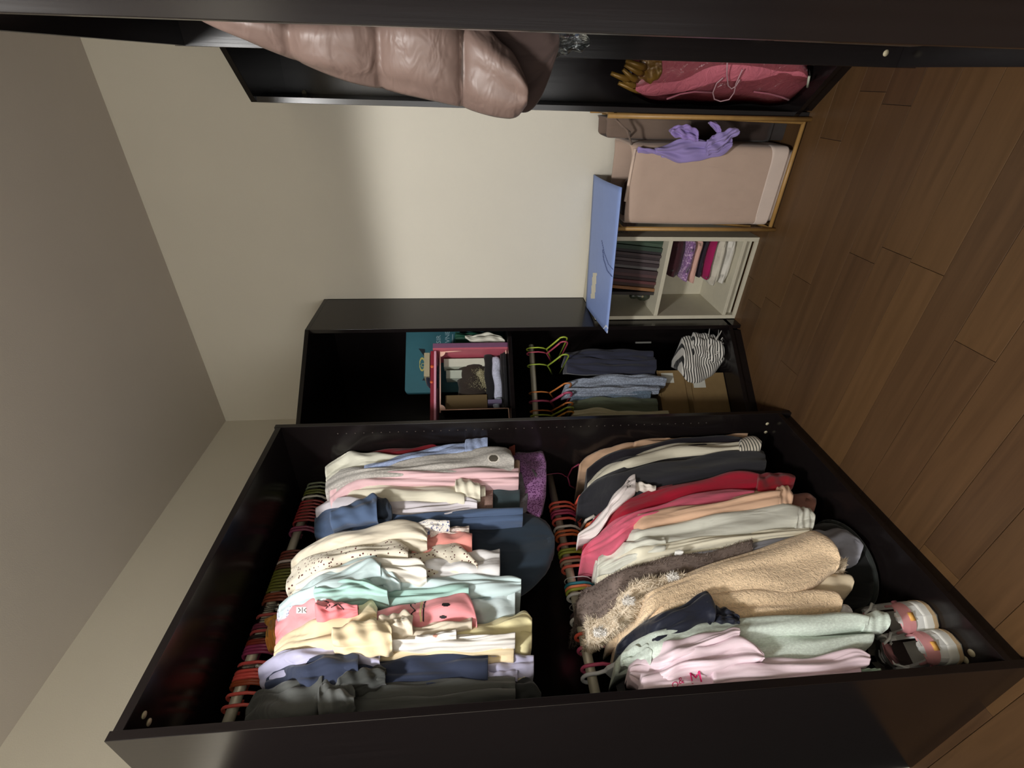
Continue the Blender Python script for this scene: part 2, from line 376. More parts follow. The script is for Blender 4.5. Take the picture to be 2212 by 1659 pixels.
def lobe(st, xf, L=.12, shoulder=False, fold=.2, hollow=.03, n=46, nf=29, at=None, depth=(-1,0,0), dmax=.03, quilts=None, seed=None, pad=0, mb=None, neck=.13):
    """closed flattened tube of cloth: st = (px, top, bottom) along its length; it hangs at x = xf and reaches L back"""
    r_ = random.Random(seed if seed is not None else int(st[0][0]*13+st[0][1]*7)); dep = np.array(depth, float)
    S = interp(st, n); R = []
    f1, f2, f3 = [r_.uniform(0,6.28) for _ in range(3)]; k1 = r_.uniform(2.2,3.4); k2 = r_.uniform(4.5,6.5)
    cre = [(r_.uniform(-1.25,1.0), r_.uniform(-.7,.7), r_.uniform(.5,1.0), r_.uniform(-.2,.55), r_.uniform(.35,.9), r_.uniform(.09,.17)) for _ in range(5)] if fold >= .15 else []
    for i,(x,a,b) in enumerate(S):
        s = i/(n-1); b = b+pad; b = max(b, a+1.5); xx = xf
        if shoulder:
            u = min(1, (x-S[0,0])/95.0); u = u*u*(3-2*u); xx = xf-neck*(1-u)
        fn = at or (lambda p,q,o: AT(p, q, 0, xx-o))
        p1, p2 = fn(x,a,0), fn(x,b,0); h = np.linalg.norm(p1-p2)/2; df = min(h*1.1, dmax)
        p1, p2 = fn(x,a,.35*df), fn(x,b,.35*df); c = (p1+p2)/2-dep*.35*df; w_ = (p1-p2)/2; h = np.linalg.norm(w_)
        q = 1.0
        if quilts:
            seams = sorted(quilts)
            lo = max([v for v in seams if v <= x], default=x-60); hi = min([v for v in seams if v > x], default=x+60)
            q = max(0.0, math.sin(math.pi*(x-lo)/(hi-lo)))**.36
            w_ = w_*(1-.05*(1-q)); c = c+dep*(.050*(1-q))
        ring = []; amp = min(fold*1.5*h, .010)
        for j in range(nf):
            th = math.pi/2-math.pi*j/(nf-1)
            g = amp*(.6*math.sin(k1*th+f1+1.3*math.sin(3.1*s+f2))+.4*math.sin(k2*th+f3+1.7*math.sin(4.3*s+f1)))*math.cos(th*.55)
            g += amp*.35*math.sin(17*s+f2+2*th)
            for (t0,dr,ca,s0,sl,wd) in cre:
                if s0 < s < s0+sl:
                    e = (th-t0-dr*(s-s0))/wd
                    if abs(e) < 2.6: g -= amp*1.1*ca*math.exp(-e*e)*math.sin(math.pi*(s-s0)/sl)**.6
            ring.append(c+w_*math.sin(th)*(1+g/(h+1e-6)*.8)+dep*(df*(1-math.cos(th))-g*max(0,math.cos(th))))
        for (fr,ww) in ((.4,.6),(1.0,.16)):
            ring.append(c-w_*ww+dep*(df+(L-df)*fr))
        for (fr,ww) in ((1.0,.16),(.4,.6)):
            ring.append(c+w_*ww+dep*(df+(L-df)*fr))
        R.append(ring)
    T0 = np.mean(R[0],0)-np.mean(R[1],0); T1 = np.mean(R[-1],0)-np.mean(R[-2],0)
    T0 /= np.linalg.norm(T0)+1e-9; T1 /= np.linalg.norm(T1)+1e-9
    def shrink(r, k, off): 
        c = np.mean(r,0); return [c+(p-c)*k+off for p in r]
    R = [shrink(R[0], .55, T0*.004), shrink(R[0], .85, T0*.002)]+R
    if hollow:
        R += [shrink(R[-1], .97, T1*.0015), shrink(R[-1], .90, -T1*.004), shrink(R[-1], .84, -T1*hollow)]
    else: R += [shrink(R[-1], .85, T1*.003), shrink(R[-1], .5, T1*.005)]
    if at is None:
        for r in R:
            for k in range(len(r)):
                p = r[k]; p[1] = min(max(p[1], .0215), .976); p[0] = max(p[0], .026)
    mb = mb or MB(); mb.rings(R); return mb
def fur_on(mb, count, length, seed=1, droop=.4, wd=.0011):
    rr = random.Random(seed); out = MB(); V = [np.array(v) for v in mb.v]
    quads = [f for f in mb.f if len(f) == 4]
    ar = np.array([np.linalg.norm(np.cross(V[f[2]]-V[f[0]], V[f[3]]-V[f[1]])) for f in quads]); ctr = np.mean(V,0)
    nr = []
    for f in quads:
        n_ = np.cross(V[f[2]]-V[f[0]], V[f[3]]-V[f[1]]); nr.append(n_/(np.linalg.norm(n_)+1e-12))
    sgn = 1 if sum((nr[i]@(np.mean([V[k] for k in quads[i]],0)-ctr)) for i in range(0,len(quads),7)) > 0 else -1
    idx = np.random.default_rng(seed).choice(len(quads), count, p=ar/ar.sum())
    for i in idx:
        f = quads[i]; u, v = rr.random(), rr.random()
        p = (V[f[0]]*(1-u)+V[f[1]]*u)*(1-v)+(V[f[3]]*(1-u)+V[f[2]]*u)*v
        d = nr[i]*sgn+np.array([rr.gauss(0,.5),rr.gauss(0,.5),rr.gauss(0,.5)-droop]); d /= np.linalg.norm(d)
        s_ = np.cross(d, [rr.gauss(0,1) for _ in range(3)]); s_ /= np.linalg.norm(s_)+1e-9
        l = length*rr.uniform(.6,1.2); out.add([p-s_*wd, p+s_*wd, p+d*l], [(0,1,2)])
    return out
def G(name, label, cat, mat, lobes, group=None, extra=()):
    """a garment: lobes = list of (part name, stations, options, optional material)"""
    parts = []
    for l in lobes:
        o = dict(l[2]); o.setdefault('pad', 5)
        if l[0] == 'cuff': o.setdefault('fold', .07)
        mm = l[3] if len(l) > 3 else mat
        parts.append(Part(l[0], lobe(l[1], **o), mm, label=l[4] if len(l) > 4 else None))
    parts += list(extra(parts) if callable(extra) else extra)
    thing(name, label, cat, parts, group)
    return parts
def decal(parts, polys, off=.0012, th=0):
    """flat print laid on the cloth: polygons given as picture points are dropped on to the garment's own surface"""
    V, Fs = [], []
    for p in parts:
        b = len(V); V += p.mb.v; Fs += [[b+i for i in f] for f in p.mb.f]
    bv = BVHTree.FromPolygons([Vector(v) for v in V], Fs); mb = MB()
    for tri in polys:
        pts = []
        for (x,y) in tri:
            d = RAY(x,y); hit = bv.ray_cast(Vector(CAM), Vector(d))
            if hit[0] is None: pts = None; break
            pts.append(np.array(hit[0])-d*off)
        if pts: mb.add(pts, [tuple(range(len(pts)))])
    return mb
def cells(fn, x0, x1, y0, y1, s=2.0):
    out = []
    for i in range(int((x1-x0)/s)):
        for j in range(int((y1-y0)/s)):
            x, y = x0+i*s, y0+j*s
            if fn(x+s/2, y+s/2): out.append([(x,y),(x+s,y),(x+s,y+s),(x,y+s)])
    return out
def glyphs(text, ox, oy, size, ang):
    """triangles of a line of lettering in picture coordinates (origin, cap size in pixels, direction in degrees)"""
    cu = bpy.data.curves.new('t','FONT'); cu.body = text; cu.size = size*1.38; cu.resolution_u = 2
    o = bpy.data.objects.new('t', cu); COL.objects.link(o); dg = bpy.context.evaluated_depsgraph_get()
    me = o.evaluated_get(dg).to_mesh(); me.calc_loop_triangles()
    ca, sa = math.cos(math.radians(ang)), math.sin(math.radians(ang)); T = []
    for t in me.loop_triangles:
        T.append([(ox+me.vertices[i].co.x*ca+me.vertices[i].co.y*sa, oy+me.vertices[i].co.x*sa-me.vertices[i].co.y*ca) for i in t.vertices])
    o.evaluated_get(dg).to_mesh_clear(); bpy.data.objects.remove(o); bpy.data.curves.remove(cu); return T
#GARMENTS
ell = lambda cx,cy,a,b: (lambda x,y: ((x-cx)/a)**2+((y-cy)/b)**2 < 1)
# ------------------------------------------------------------------ clothes on the upper rail (far to near)
UP, LO = .50, .53
FB = fabric
b_ = dict(xf=.49, L=.36, shoulder=True); h_ = dict(xf=.47, L=.34); s_ = dict(xf=.535, L=.10)
G('blouse','white blouse with a scalloped flared sleeve, farthest white top on the upper rail','blouse', FB('white_eyelet',(214,212,196),.5), [
  ('sleeve',[(704,1008,1036),(720,990,1024),(738,972,1014),(752,960,1008),(766,970,1004),(790,975,1000),(820,978,994),(868,981,990)],dict(xf=.50,L=.30,neck=.06,shoulder=True,hollow=0))])
G('top','dark red top, upper rail, squeezed between the white blouse and the side panel','top', FB('wine_jersey',(104,10,22)), [
  ('body',[(800,976,995),(850,970,990),(900,962,982),(960,953,970),(1020,943,962),(1060,940,958)],dict(xf=.49,L=.3))])
G('sweater','rust brown sweater with its hem showing beyond the pale denim cuff','sweater', FB('rust_knit',(98,42,30)), [
  ('body',[(900,972,984),(980,958,985),(1050,945,970),(1092,943,970),(1112,955,975)],dict(xf=.48,L=.3,pad=1))])
G('dress','purple sequinned dress hanging lowest at the far end of the upper row','dress', FB('purple_sequins',(152,106,154),.4,pat='dots',pc=(84,38,84),psize=170,pth=.45,rough=.45), [
  ('skirt',[(1030,962,995),(1070,958,1015),(1110,953,1060),(1145,950,1098),(1170,948,1100),(1179,985,1062)],dict(xf=.45,L=.22,fold=.12))])
G('denim_shirt','pale blue denim shirt with a turned cuff, far part of the upper row','shirt', FB('pale_denim',(142,156,188),.5,heather=.25), [
  ('sleeve',[(788,1004,1010),(820,996,1005),(860,982,998),(920,966,988),(980,953,980),(1012,945,974)],dict(xf=.52,L=.2)),
  ('cuff',[(1006,943,976),(1034,936,971),(1053,933,965)],dict(xf=.528,L=.12,fold=.04))])
G('sweatshirt','heather grey sweatshirt with a round eyelet near its hem','sweatshirt', FB('grey_marl',(168,164,158),.45,heather=.35), [
  ('sleeve',[(704,1032,1064),(720,1018,1052),(745,1010,1038),(800,1003,1026),(860,994,1022),(920,983,1020),(1000,972,1018),(1060,964,1016),(1085,964,1016),(1104,972,1015),(1110,988,1008)],dict(xf=.525,L=.2,shoulder=True,neck=.09))],
  extra=lambda P:[Part('eyelet_ring',decal(P,cells(lambda x,y: ell(1066,989,13,10.5)(x,y) and not ell(1066,990,10,7.5)(x,y),1050,1082,975,1004,1)),FB('pale_ring',(206,200,190)),label='pale ring'),
    Part('eyelet',decal(P,cells(ell(1066,990,10,7.5),1054,1079,980,1000,1)),plain('eyelet_dark',(72,66,56),.9),label='dark round eyelet')])
G('long_sleeve_top','pink and beige long-sleeved top beside the heather grey sweatshirt','top', FB('pale_pink_jersey',(226,188,192)), [
  ('sleeve',[(714,1052,1084),(735,1034,1066),(770,1022,1044),(820,1016,1038),(900,1016,1036),(1000,1013,1036),(1060,1011,1037),(1120,1010,1036)],dict(xf=.52,L=.25,shoulder=True,neck=.09)),
  ('hem',[(1080,992,1018),(1105,990,1015),(1122,989,1013)],dict(xf=.48,L=.2),FB('sand_jersey',(172,146,122)))])
G('sweater','grey knitted sweater hem peeking out below the pink top','sweater', FB('smoke_knit',(98,94,98),heather=.3), [
  ('body',[(1040,1010,1095),(1100,998,1100),(1135,1002,1096),(1152,1012,1050),(1158,1022,1045)],dict(xf=.452,L=.2))])
G('shirt','dark slate shirt hem below the cream shirt, upper row','shirt', FB('slate_cotton',(52,66,70)), [
  ('body',[(980,1040,1098),(1040,1038,1100),(1090,1036,1100),(1122,1035,1097)],dict(xf=.46,L=.22,fold=.12))])
G('sweater','dusty mauve knit hem below the cream shirt, upper row','sweater', FB('mauve_knit',(150,122,112),heather=.2), [
  ('body',[(900,1045,1100),(960,1040,1102),(1010,1038,1102),(1064,1036,1099)],dict(xf=.472,L=.22))])
G('shirt','cream cotton shirt with a gathered cuff, fifth light garment from the far end','shirt', FB('cream_cotton',(226,220,200),.55), [
  ('body',[(710,1064,1092),(740,1042,1088),(780,1032,1084),(850,1027,1082),(940,1022,1084),(975,1024,1085),(1003,1042,1085)],dict(xf=.505,L=.3,shoulder=True,fold=.3)),
  ('cuff',[(985,1028,1064),(1010,1030,1068),(1037,1042,1068)],dict(xf=.515,L=.14,fold=.10)),
  ('cuff',[(1020,1045,1066),(1048,1048,1062)],dict(xf=.50,L=.1))])
G('tshirt','lavender white t-shirt sandwiched between the cream shirt and the blue one','t-shirt', FB('lavender_white',(214,208,214)), [
  ('body',[(684,1092,1122),(700,1079,1112),(740,1072,1105),(800,1080,1114),(880,1082,1118),(960,1078,1110),(1005,1072,1100),(1030,1082,1098)],dict(xf=.50,L=.3,shoulder=True))])
BLU = FB('washed_blue',(74,92,122),.5)
G('tshirt','washed denim-blue t-shirt with a wide open sleeve, upper row','t-shirt', BLU, [
  ('body',[(680,1120,1150),(695,1106,1152),(720,1096,1154),(760,1092,1152),(810,1094,1136),(850,1110,1130),(950,1104,1124),(1050,1097,1116),(1129,1092,1113)],dict(xf=.495,L=.32,shoulder=True)),
  ('sleeve',[(715,1102,1128),(750,1087,1118),(780,1075,1116),(808,1064,1112),(814,1068,1114)],dict(xf=.555,L=.11,hollow=.02,fold=.12)),
  ('sleeve_lining',[(800,1072,1108),(822,1068,1108),(838,1076,1108),(845,1090,1106)],dict(xf=.53,L=.09,hollow=.0,fold=.1),FB('sleeve_shade_navy',(34,42,54)),'dark inside of the sleeve')])  # inside of the sleeve: its shade is put into the darker blue
G('dress','long dark teal dress with a wide rounded hem, lowest in the upper row','dress', FB('dark_teal_satin',(38,51,64),.4,rough=.6), [
  ('skirt',[(820,1124,1146),(900,1118,1160),(980,1112,1205),(1050,1107,1252),(1100,1104,1278),(1140,1103,1264),(1170,1112,1237),(1188,1128,1212),(1197,1152,1185)],dict(xf=.445,L=.10,fold=.08,n=44))])
FLO = FB('blue_floral',(222,216,208),pat='floral',pc=(74,84,128),psize=70)
G('blouse','white blouse with small blue flowers, hem just above the coral one','blouse', FLO, [
  ('body',[(850,1132,1146),(890,1127,1145),(935,1120,1143),(971,1123,1143)],dict(xf=.515,L=.2)),
  ('hem',[(930,1140,1152),(980,1137,1150),(1013,1134,1148)],dict(xf=.50,L=.2),FB('pale_floral',(214,200,190),pat='floral',pc=(170,150,150),psize=80))])
G('top','coral top with a stitched hem, between the dark dress and the cherry blouse','top', FB('coral_cotton',(228,150,140)), [
  ('body',[(890,1146,1205),(940,1143,1202),(985,1141,1198),(1019,1144,1192)],dict(xf=.50,L=.22,fold=.25))])
G('blouse','cream long-sleeved blouse with a crumpled shiny cuff','blouse', FB('cream_satin',(228,218,198),.6,rough=.6), [
  ('sleeve',[(630,1208,1236),(650,1185,1228),(680,1166,1218),(720,1152,1204),(780,1140,1190),(840,1126,1180),(885,1122,1176),(910,1132,1178),(922,1150,1174)],dict(xf=.525,L=.24,shoulder=True,fold=.3,neck=.10))])
CHE = FB('cherry_print',(232,224,206),.5,pat='dots',pc=(88,40,38),psize=95,pth=.27)
G('blouse','off-white blouse printed with tiny cherries, puffed sleeve and collar','blouse', CHE, [
  ('sleeve',[(620,1244,1280),(640,1215,1268),(680,1192,1250),(740,1178,1230),(800,1168,1220),(862,1164,1216),(882,1178,1214)],dict(xf=.525,L=.24,shoulder=True,neck=.10,fold=.3)),
  ('body',[(860,1195,1242),(920,1182,1236),(960,1170,1232),(985,1163,1230),(1005,1184,1230),(1031,1214,1229)],dict(xf=.505,L=.24,fold=.1))])
G('blouse','plain white blouse with a gathered frill sleeve, beside the cherry blouse','blouse', FB('white_voile',(232,228,218),.7), [
  ('sleeve',[(640,1262,1288),(700,1230,1266),(780,1207,1250),(840,1203,1240),(880,1208,1244),(912,1212,1252),(921,1226,1246)],dict(xf=.535,L=.2,shoulder=True,neck=.09,fold=.4)),
  ('hem',[(920,1205,1250),(1000,1184,1246),(1050,1182,1244),(1079,1180,1240)],dict(xf=.50,L=.22,fold=.3),FB('white_jersey',(228,226,226)))])
AQ = FB('pale_aqua',(204,224,226),.5)
G('tshirt','pale aqua t-shirt with a pleated sleeve, upper row','t-shirt', AQ, [
  ('sleeve',[(604,1306,1324),(640,1272,1306),(690,1240,1296),(740,1216,1282),(780,1200,1262),(807,1192,1242),(822,1214,1238)],dict(xf=.545,L=.16,shoulder=True,neck=.11,fold=.25)),
  ('gusset',[(790,1238,1264),(820,1222,1264),(842,1228,1264),(862,1248,1263)],dict(xf=.53,L=.1,hollow=0)),
  ('body',[(830,1260,1288),(900,1248,1286),(980,1240,1282),(1060,1242,1276),(1110,1244,1270),(1125,1250,1266)],dict(xf=.505,L=.26,fold=.35))])
G('tshirt','mint green t-shirt with a turned-up sleeve below the aqua one','t-shirt', FB('mint_jersey',(172,210,202),.5), [
  ('sleeve',[(680,1264,1284),(715,1252,1282),(750,1242,1280),(780,1246,1276),(810,1258,1280),(836,1270,1280)],dict(xf=.555,L=.14,fold=.3)),
  ('body',[(690,1276,1298),(850,1274,1296),(950,1268,1290),(1012,1262,1288)],dict(xf=.51,L=.26,fold=.3)),
  ('hem',[(980,1270,1335),(1030,1265,1338),(1070,1263,1337),(1112,1262,1330)],dict(xf=.485,L=.22,fold=.18),FB('ice_blue',(196,210,212)))])
G('top','white top with fine blue speckles, shoulder strip above the coral t-shirt','top', FB('speckled_white',(210,212,222),pat='dots',pc=(120,126,168),psize=120,pth=.3), [
  ('shoulder',[(600,1314,1334),(640,1296,1322),(696,1283,1304)],dict(xf=.50,L=.25,shoulder=True,neck=.08))])
G('top','small mustard yellow strappy top right against the rail','top', FB('mustard',(196,140,64)), [
  ('body',[(576,1350,1394),(588,1328,1392),(605,1322,1388)],dict(xf=.375,L=.14,fold=.1)),
  ('strap',[(577,1336,1344),(586,1330,1338),(596,1326,1333)],dict(xf=.36,L=.03,fold=.1))])
CO = FB('coral_jersey',(252,164,170),.4)
pr = [Part('shoulder',lobe([(596,1340,1395),(615,1318,1380),(650,1300,1365),(690,1289,1352),(705,1292,1345)],xf=.515,L=.26,shoulder=True,neck=.11,pad=5),CO),
      Part('sleeve',lobe([(684,1290,1346),(715,1292,1340),(745,1298,1330),(772,1306,1320)],xf=.545,L=.12,pad=3),FB('coral_inside',(240,140,146))),
      Part('body',lobe([(800,1317,1350),(860,1302,1352),(910,1292,1356),(960,1282,1356),(1010,1275,1354),(1022,1300,1352),(1030,1335,1350)],xf=.515,L=.24,fold=.1,pad=5),CO)]
INK = plain('black_print',(22,16,20),.7); CRM = plain('cream_print',(244,214,160),.7); WHT = plain('white_print',(238,234,230),.6)
def stroke(pts, wd):
    P = [np.array(p,float) for p in pts]
    def fn(x,y):
        q = np.array([x,y])
        for a,b in zip(P,P[1:]):
            d = b-a; t = np.clip(((q-a)@d)/(d@d),0,1)
            if np.linalg.norm(a+d*t-q) < wd: return True
        return False
    return fn
seam = [(925,1288),(917,1302),(914,1320),(915,1342)]; seam2 = [(x-6,y) for x,y in seam]
wave = [(905,1294),(896,1304),(888,1300),(887,1308),(897,1318),(890,1324),(886,1334)]
pr += [Part('ink_print',decal(pr, cells(ell(963,1306,9,4.2),950,976,1298,1314,1.5)+cells(ell(957,1333,8,3.6),945,970,1326,1342,1.5)+cells(stroke(seam,1.4),910,930,1285,1345,1.5)+cells(stroke(wave,1.4),880,910,1290,1340,1.5)+
        cells(stroke([(697,1296),(708,1300),(712,1308),(704,1314)],1.2),690,760,1290,1330,1.5)+cells(stroke([(716,1312),(730,1304),(742,1316)],1.2),710,760,1295,1330,1.5)), INK, label='black printed line work',kind='stuff'),
       Part('print',decal(pr, cells(stroke(seam2,2.2),904,925,1285,1345,1.5),off=.0008), CRM, label='cream printed stripe'),
       Part('size_sticker',decal(pr, cells(lambda x,y: True,640,663,1311,1325,2),off=.0016), WHT, label='white sticker'),
       Part('size_sticker_mark',decal(pr, cells(stroke([(645,1314),(649,1318),(645,1322)],.8),640,663,1310,1326,1)+cells(stroke([(653,1313),(653,1323)],.8),640,663,1310,1326,1)+cells(stroke([(661,1314),(657,1318),(661,1322)],.8),640,664,1310,1326,1),off=.0022), plain('grey_print',(120,110,110),.7))]
thing('tshirt','coral pink t-shirt with black line print and a white sticker','t-shirt',pr)
CB = FB('cream_beige',(233,214,178),.6)
G('tshirt','beige cream t-shirt with heavily folded sleeves, upper row','t-shirt', CB, [
  ('shoulder',[(594,1390,1424),(620,1360,1416),(660,1340,1406),(720,1322,1400),(780,1305,1388),(808,1297,1350),(814,1310,1345)],dict(xf=.53,L=.24,shoulder=True,neck=.12,fold=.45)),
  ('sleeve',[(720,1352,1400),(770,1332,1402),(815,1336,1402),(840,1346,1398),(846,1360,1390)],dict(xf=.56,L=.12,fold=.35)),
  ('body',[(805,1392,1422),(880,1382,1422),(960,1386,1420),(1040,1388,1420),(1109,1385,1418)],dict(xf=.505,L=.24,fold=.3))])
G('tshirt','ivory t-shirt with a square sleeve end, between the coral and the butter yellow ones','t-shirt', FB('ivory',(226,214,194),.5), [
  ('sleeve',[(820,1325,1372),(850,1318,1372),(884,1315,1364),(891,1320,1362)],dict(xf=.545,L=.12,fold=.2)),
  ('body',[(820,1360,1394),(900,1342,1388),(960,1334,1378),(1019,1330,1364)],dict(xf=.52,L=.26,fold=.3))])
G('tshirt','butter yellow t-shirt with the long straight hem, upper row','t-shirt', FB('butter',(236,226,178),.5), [
  ('body',[(960,1362,1400),(1040,1340,1400),(1100,1326,1398),(1144,1323,1390),(1148,1332,1384)],dict(xf=.50,L=.26,fold=.3))])
wt = [('body',[(815,1382,1400),(880,1371,1399),(960,1367,1395),(1050,1367,1393),(1112,1361,1388)],dict(xf=.53,L=.24,fold=.3)),
      ('hem',[(900,1370,1380),(940,1366,1378),(985,1360,1372)],dict(xf=.54,L=.1))]
wp = [Part(a,lobe(b,**dict(c,pad=4)),FB('bright_white_'+a,(246,242,236),.4)) for a,b,c in wt]
wp.append(Part('print',decal(wp, cells(lambda x,y:(int(x*.7)+int(y*.6))%2==0 and ell(940,1373,5,4)(x,y),934,946,1368,1378,1)),plain('orange_print',(222,132,100),.7),label='small orange motif'))
thing('tshirt','bright white t-shirt with a small orange motif at the hem','t-shirt',wp)
LV = FB('lavender_jersey',(188,186,214),.5)
G('tshirt','lavender t-shirt draped over the navy one at the near end of the upper rail','t-shirt', LV, [
  ('shoulder',[(562,1440,1476),(585,1412,1474),(640,1400,1448),(700,1390,1432),(748,1386,1424),(785,1390,1430),(812,1402,1440),(820,1412,1436)],dict(xf=.525,L=.2,shoulder=True,neck=.13,fold=.35)),
  ('hem',[(1020,1418,1460),(1090,1412,1460),(1130,1412,1452),(1152,1416,1446)],dict(xf=.49,L=.24)),
  ('hem',[(1050,1444,1472),(1090,1440,1472),(1117,1440,1466)],dict(xf=.485,L=.22)),
  ('hem',[(1090,1440,1476),(1115,1440,1474),(1136,1442,1468)],dict(xf=.47,L=.22),FB('oat_jersey',(200,190,158)),'oat coloured inner hem')])
NV = FB('navy_jersey',(46,54,76),.45)
G('tshirt','navy t-shirt with a wide dark sleeve opening, upper row near end','t-shirt', NV, [
  ('shoulder',[(576,1456,1496),(600,1430,1496),(660,1416,1492),(710,1406,1486),(745,1404,1480),(775,1412,1474)],dict(xf=.54,L=.2,shoulder=True,neck=.13,hollow=.05,fold=.25)),
  ('body',[(770,1420,1480),(850,1413,1480),(950,1402,1476),(1010,1396,1472),(1053,1392,1464)],dict(xf=.51,L=.26,fold=.3))])
CH = FB('charcoal_jersey',(84,86,84),.6)
G('tshirt','charcoal grey t-shirt with crumpled sleeve, nearest on the upper rail','t-shirt', CH, [
  ('shoulder',[(532,1526,1572),(550,1496,1572),(590,1476,1570),(640,1462,1565),(680,1446,1545),(697,1442,1520)],dict(xf=.535,L=.2,shoulder=True,neck=.13,fold=.4,hollow=.05)),
  ('sleeve',[(690,1470,1540),(720,1458,1538),(750,1466,1530),(766,1490,1524)],dict(xf=.55,L=.12,fold=.4,hollow=.02)),
  ('body',[(690,1484,1555),(760,1478,1545),(850,1472,1540),(950,1466,1534),(1040,1458,1522),(1066,1458,1516),(1112,1462,1514)],dict(xf=.515,L=.22,fold=.35)),
  ('sleeve',[(735,1452,1492),(780,1440,1488),(815,1432,1478),(832,1440,1470)],dict(xf=.54,L=.1,fold=.3),FB('dark_charcoal',(58,60,58),.5))])
G('tshirt','black t-shirt whose hem hangs just below the charcoal one','t-shirt', FB('soft_black',(44,46,46)), [
  ('body',[(1060,1468,1518),(1110,1464,1516),(1140,1460,1512),(1160,1475,1510),(1168,1492,1508)],dict(xf=.49,L=.2,fold=.2))])

# ------------------------------------------------------------------ clothes on the lower rail (far to near)
G('cardigan','tan ribbed cardigan at the far end of the lower rail','cardigan', FB('tan_rib',(186,152,124),.5), [
  ('shoulder',[(1252,1000,1008),(1262,985,1008),(1278,970,1005),(1310,962,992),(1345,956,978),(1400,950,964),(1430,950,960)],dict(xf=.48,L=.25,neck=.08,shoulder=True)),
  ('sleeve',[(1370,952,964),(1420,940,958),(1480,935,952),(1540,930,950),(1600,923,947),(1613,928,944)],dict(xf=.50,L=.2))])
G('cardigan','black cardigan in front of the tan one, lower rail far end','cardigan', FB('soft_black_knit',(24,20,28)), [
  ('body',[(1268,1008,1052),(1290,990,1038),(1330,972,1010),(1400,958,988),(1480,945,968),(1560,943,960),(1602,946,958)],dict(xf=.515,L=.24,neck=.1,shoulder=True))])
G('long_sleeve_top','cream top with grey striped cuff, lower rail far part','top', FB('cream_rib',(212,206,186),.4), [
  ('sleeve',[(1270,1042,1052),(1285,1025,1048),(1310,1004,1034),(1345,990,1020),(1400,968,1006),(1450,955,996),(1520,952,988),(1580,954,978),(1626,950,970)],dict(xf=.525,L=.2,neck=.1,shoulder=True)),
  ('cuff',[(1600,946,968),(1620,938,966),(1634,940,966),(1643,950,964)],dict(xf=.545,L=.08,hollow=.01,fold=0),FB('striped_rib',(214,206,190),pat='stripe',pc=(74,74,66),psize=26),'cuff with grey stripes')])
G('sweatshirt','big black sweatshirt, lower row, behind the red sweater','sweatshirt', FB('black_fleece',(38,38,44),.4), [
  ('body',[(1250,1072,1090),(1275,1040,1086),(1300,1022,1080),(1350,1002,1072),(1400,988,1066),(1480,978,1054),(1540,968,1046),(1600,962,1036),(1640,962,1026),(1652,970,1018)],dict(xf=.535,L=.28,neck=.13,shoulder=True))])
wl = [Part('body',lobe([(1250,1152,1160),(1280,1128,1150),(1310,1092,1120),(1322,1072,1100),(1345,1048,1082),(1362,1024,1068),(1372,1022,1060)],xf=.55,L=.08,shoulder=True,neck=.12,pad=3),FB('white_sweat',(232,222,220),.4)),
      Part('sleeve',lobe([(1366,1022,1058),(1385,1034,1058),(1402,1042,1058),(1416,1048,1057)],xf=.54,L=.08,pad=3),FB('white_sweat_2',(214,206,196),.5))]
wl.append(Part('lettering',decal(wl, glyphs('W', 1350, 1036, 9, 68)+glyphs('2', 1354, 1050, 8, 68)), INK, label='black printed letters'))
thing('sweatshirt','white sweatshirt with black letters, tucked against the red sweater','sweatshirt',wl)
RED = FB('crimson_knit',(168,16,46),.45)
G('sweater','crimson red sweater with a darker ribbed cuff','sweater', RED, [
  ('sleeve',[(1262,1152,1168),(1285,1118,1168),(1310,1098,1162),(1340,1082,1146),(1400,1058,1118),(1460,1040,1104),(1530,1022,1086),(1580,1011,1072),(1620,1014,1062),(1646,1024,1052)],dict(xf=.540,L=.24,neck=.15,shoulder=True)),
  ('cuff',[(1638,1019,1058),(1690,1017,1052),(1708,1019,1048),(1715,1026,1042)],dict(xf=.557,L=.1,fold=.08),FB('crimson_rib',(138,18,32),.08))])
G('sweater','rose pink sweater between the crimson and the peach ones','sweater', FB('rose_knit',(214,98,122),.4), [
  ('sleeve',[(1258,1190,1198),(1275,1165,1196),(1300,1140,1190),(1325,1120,1176),(1360,1105,1146),(1430,1085,1122),(1510,1065,1100),(1570,1054,1082),(1628,1058,1070)],dict(xf=.556,L=.24,neck=.14,shoulder=True))])
G('sweatshirt','mauve sweatshirt whose cuff sticks out below the peach one','sweatshirt', FB('mauve_fleece',(146,100,86),.4), [
  ('cuff',[(1660,1062,1096),(1710,1063,1098),(1745,1063,1097),(1760,1074,1096)],dict(xf=.50,L=.14))])
G('sweater','peach sweater with ribbed cuff, lower row','sweater', FB('peach_knit',(224,184,154),.4), [
  ('sleeve',[(1298,1176,1194),(1315,1145,1188),(1335,1120,1176),(1380,1105,1156),(1450,1090,1142),(1530,1075,1126),(1600,1060,1106),(1650,1051,1096),(1682,1046,1090)],dict(xf=.562,L=.24,neck=.13,shoulder=True,fold=.22)),
  ('cuff',[(1678,1046,1090),(1692,1044,1088),(1704,1048,1086),(1711,1060,1082)],dict(xf=.562,L=.1,fold=.06))])
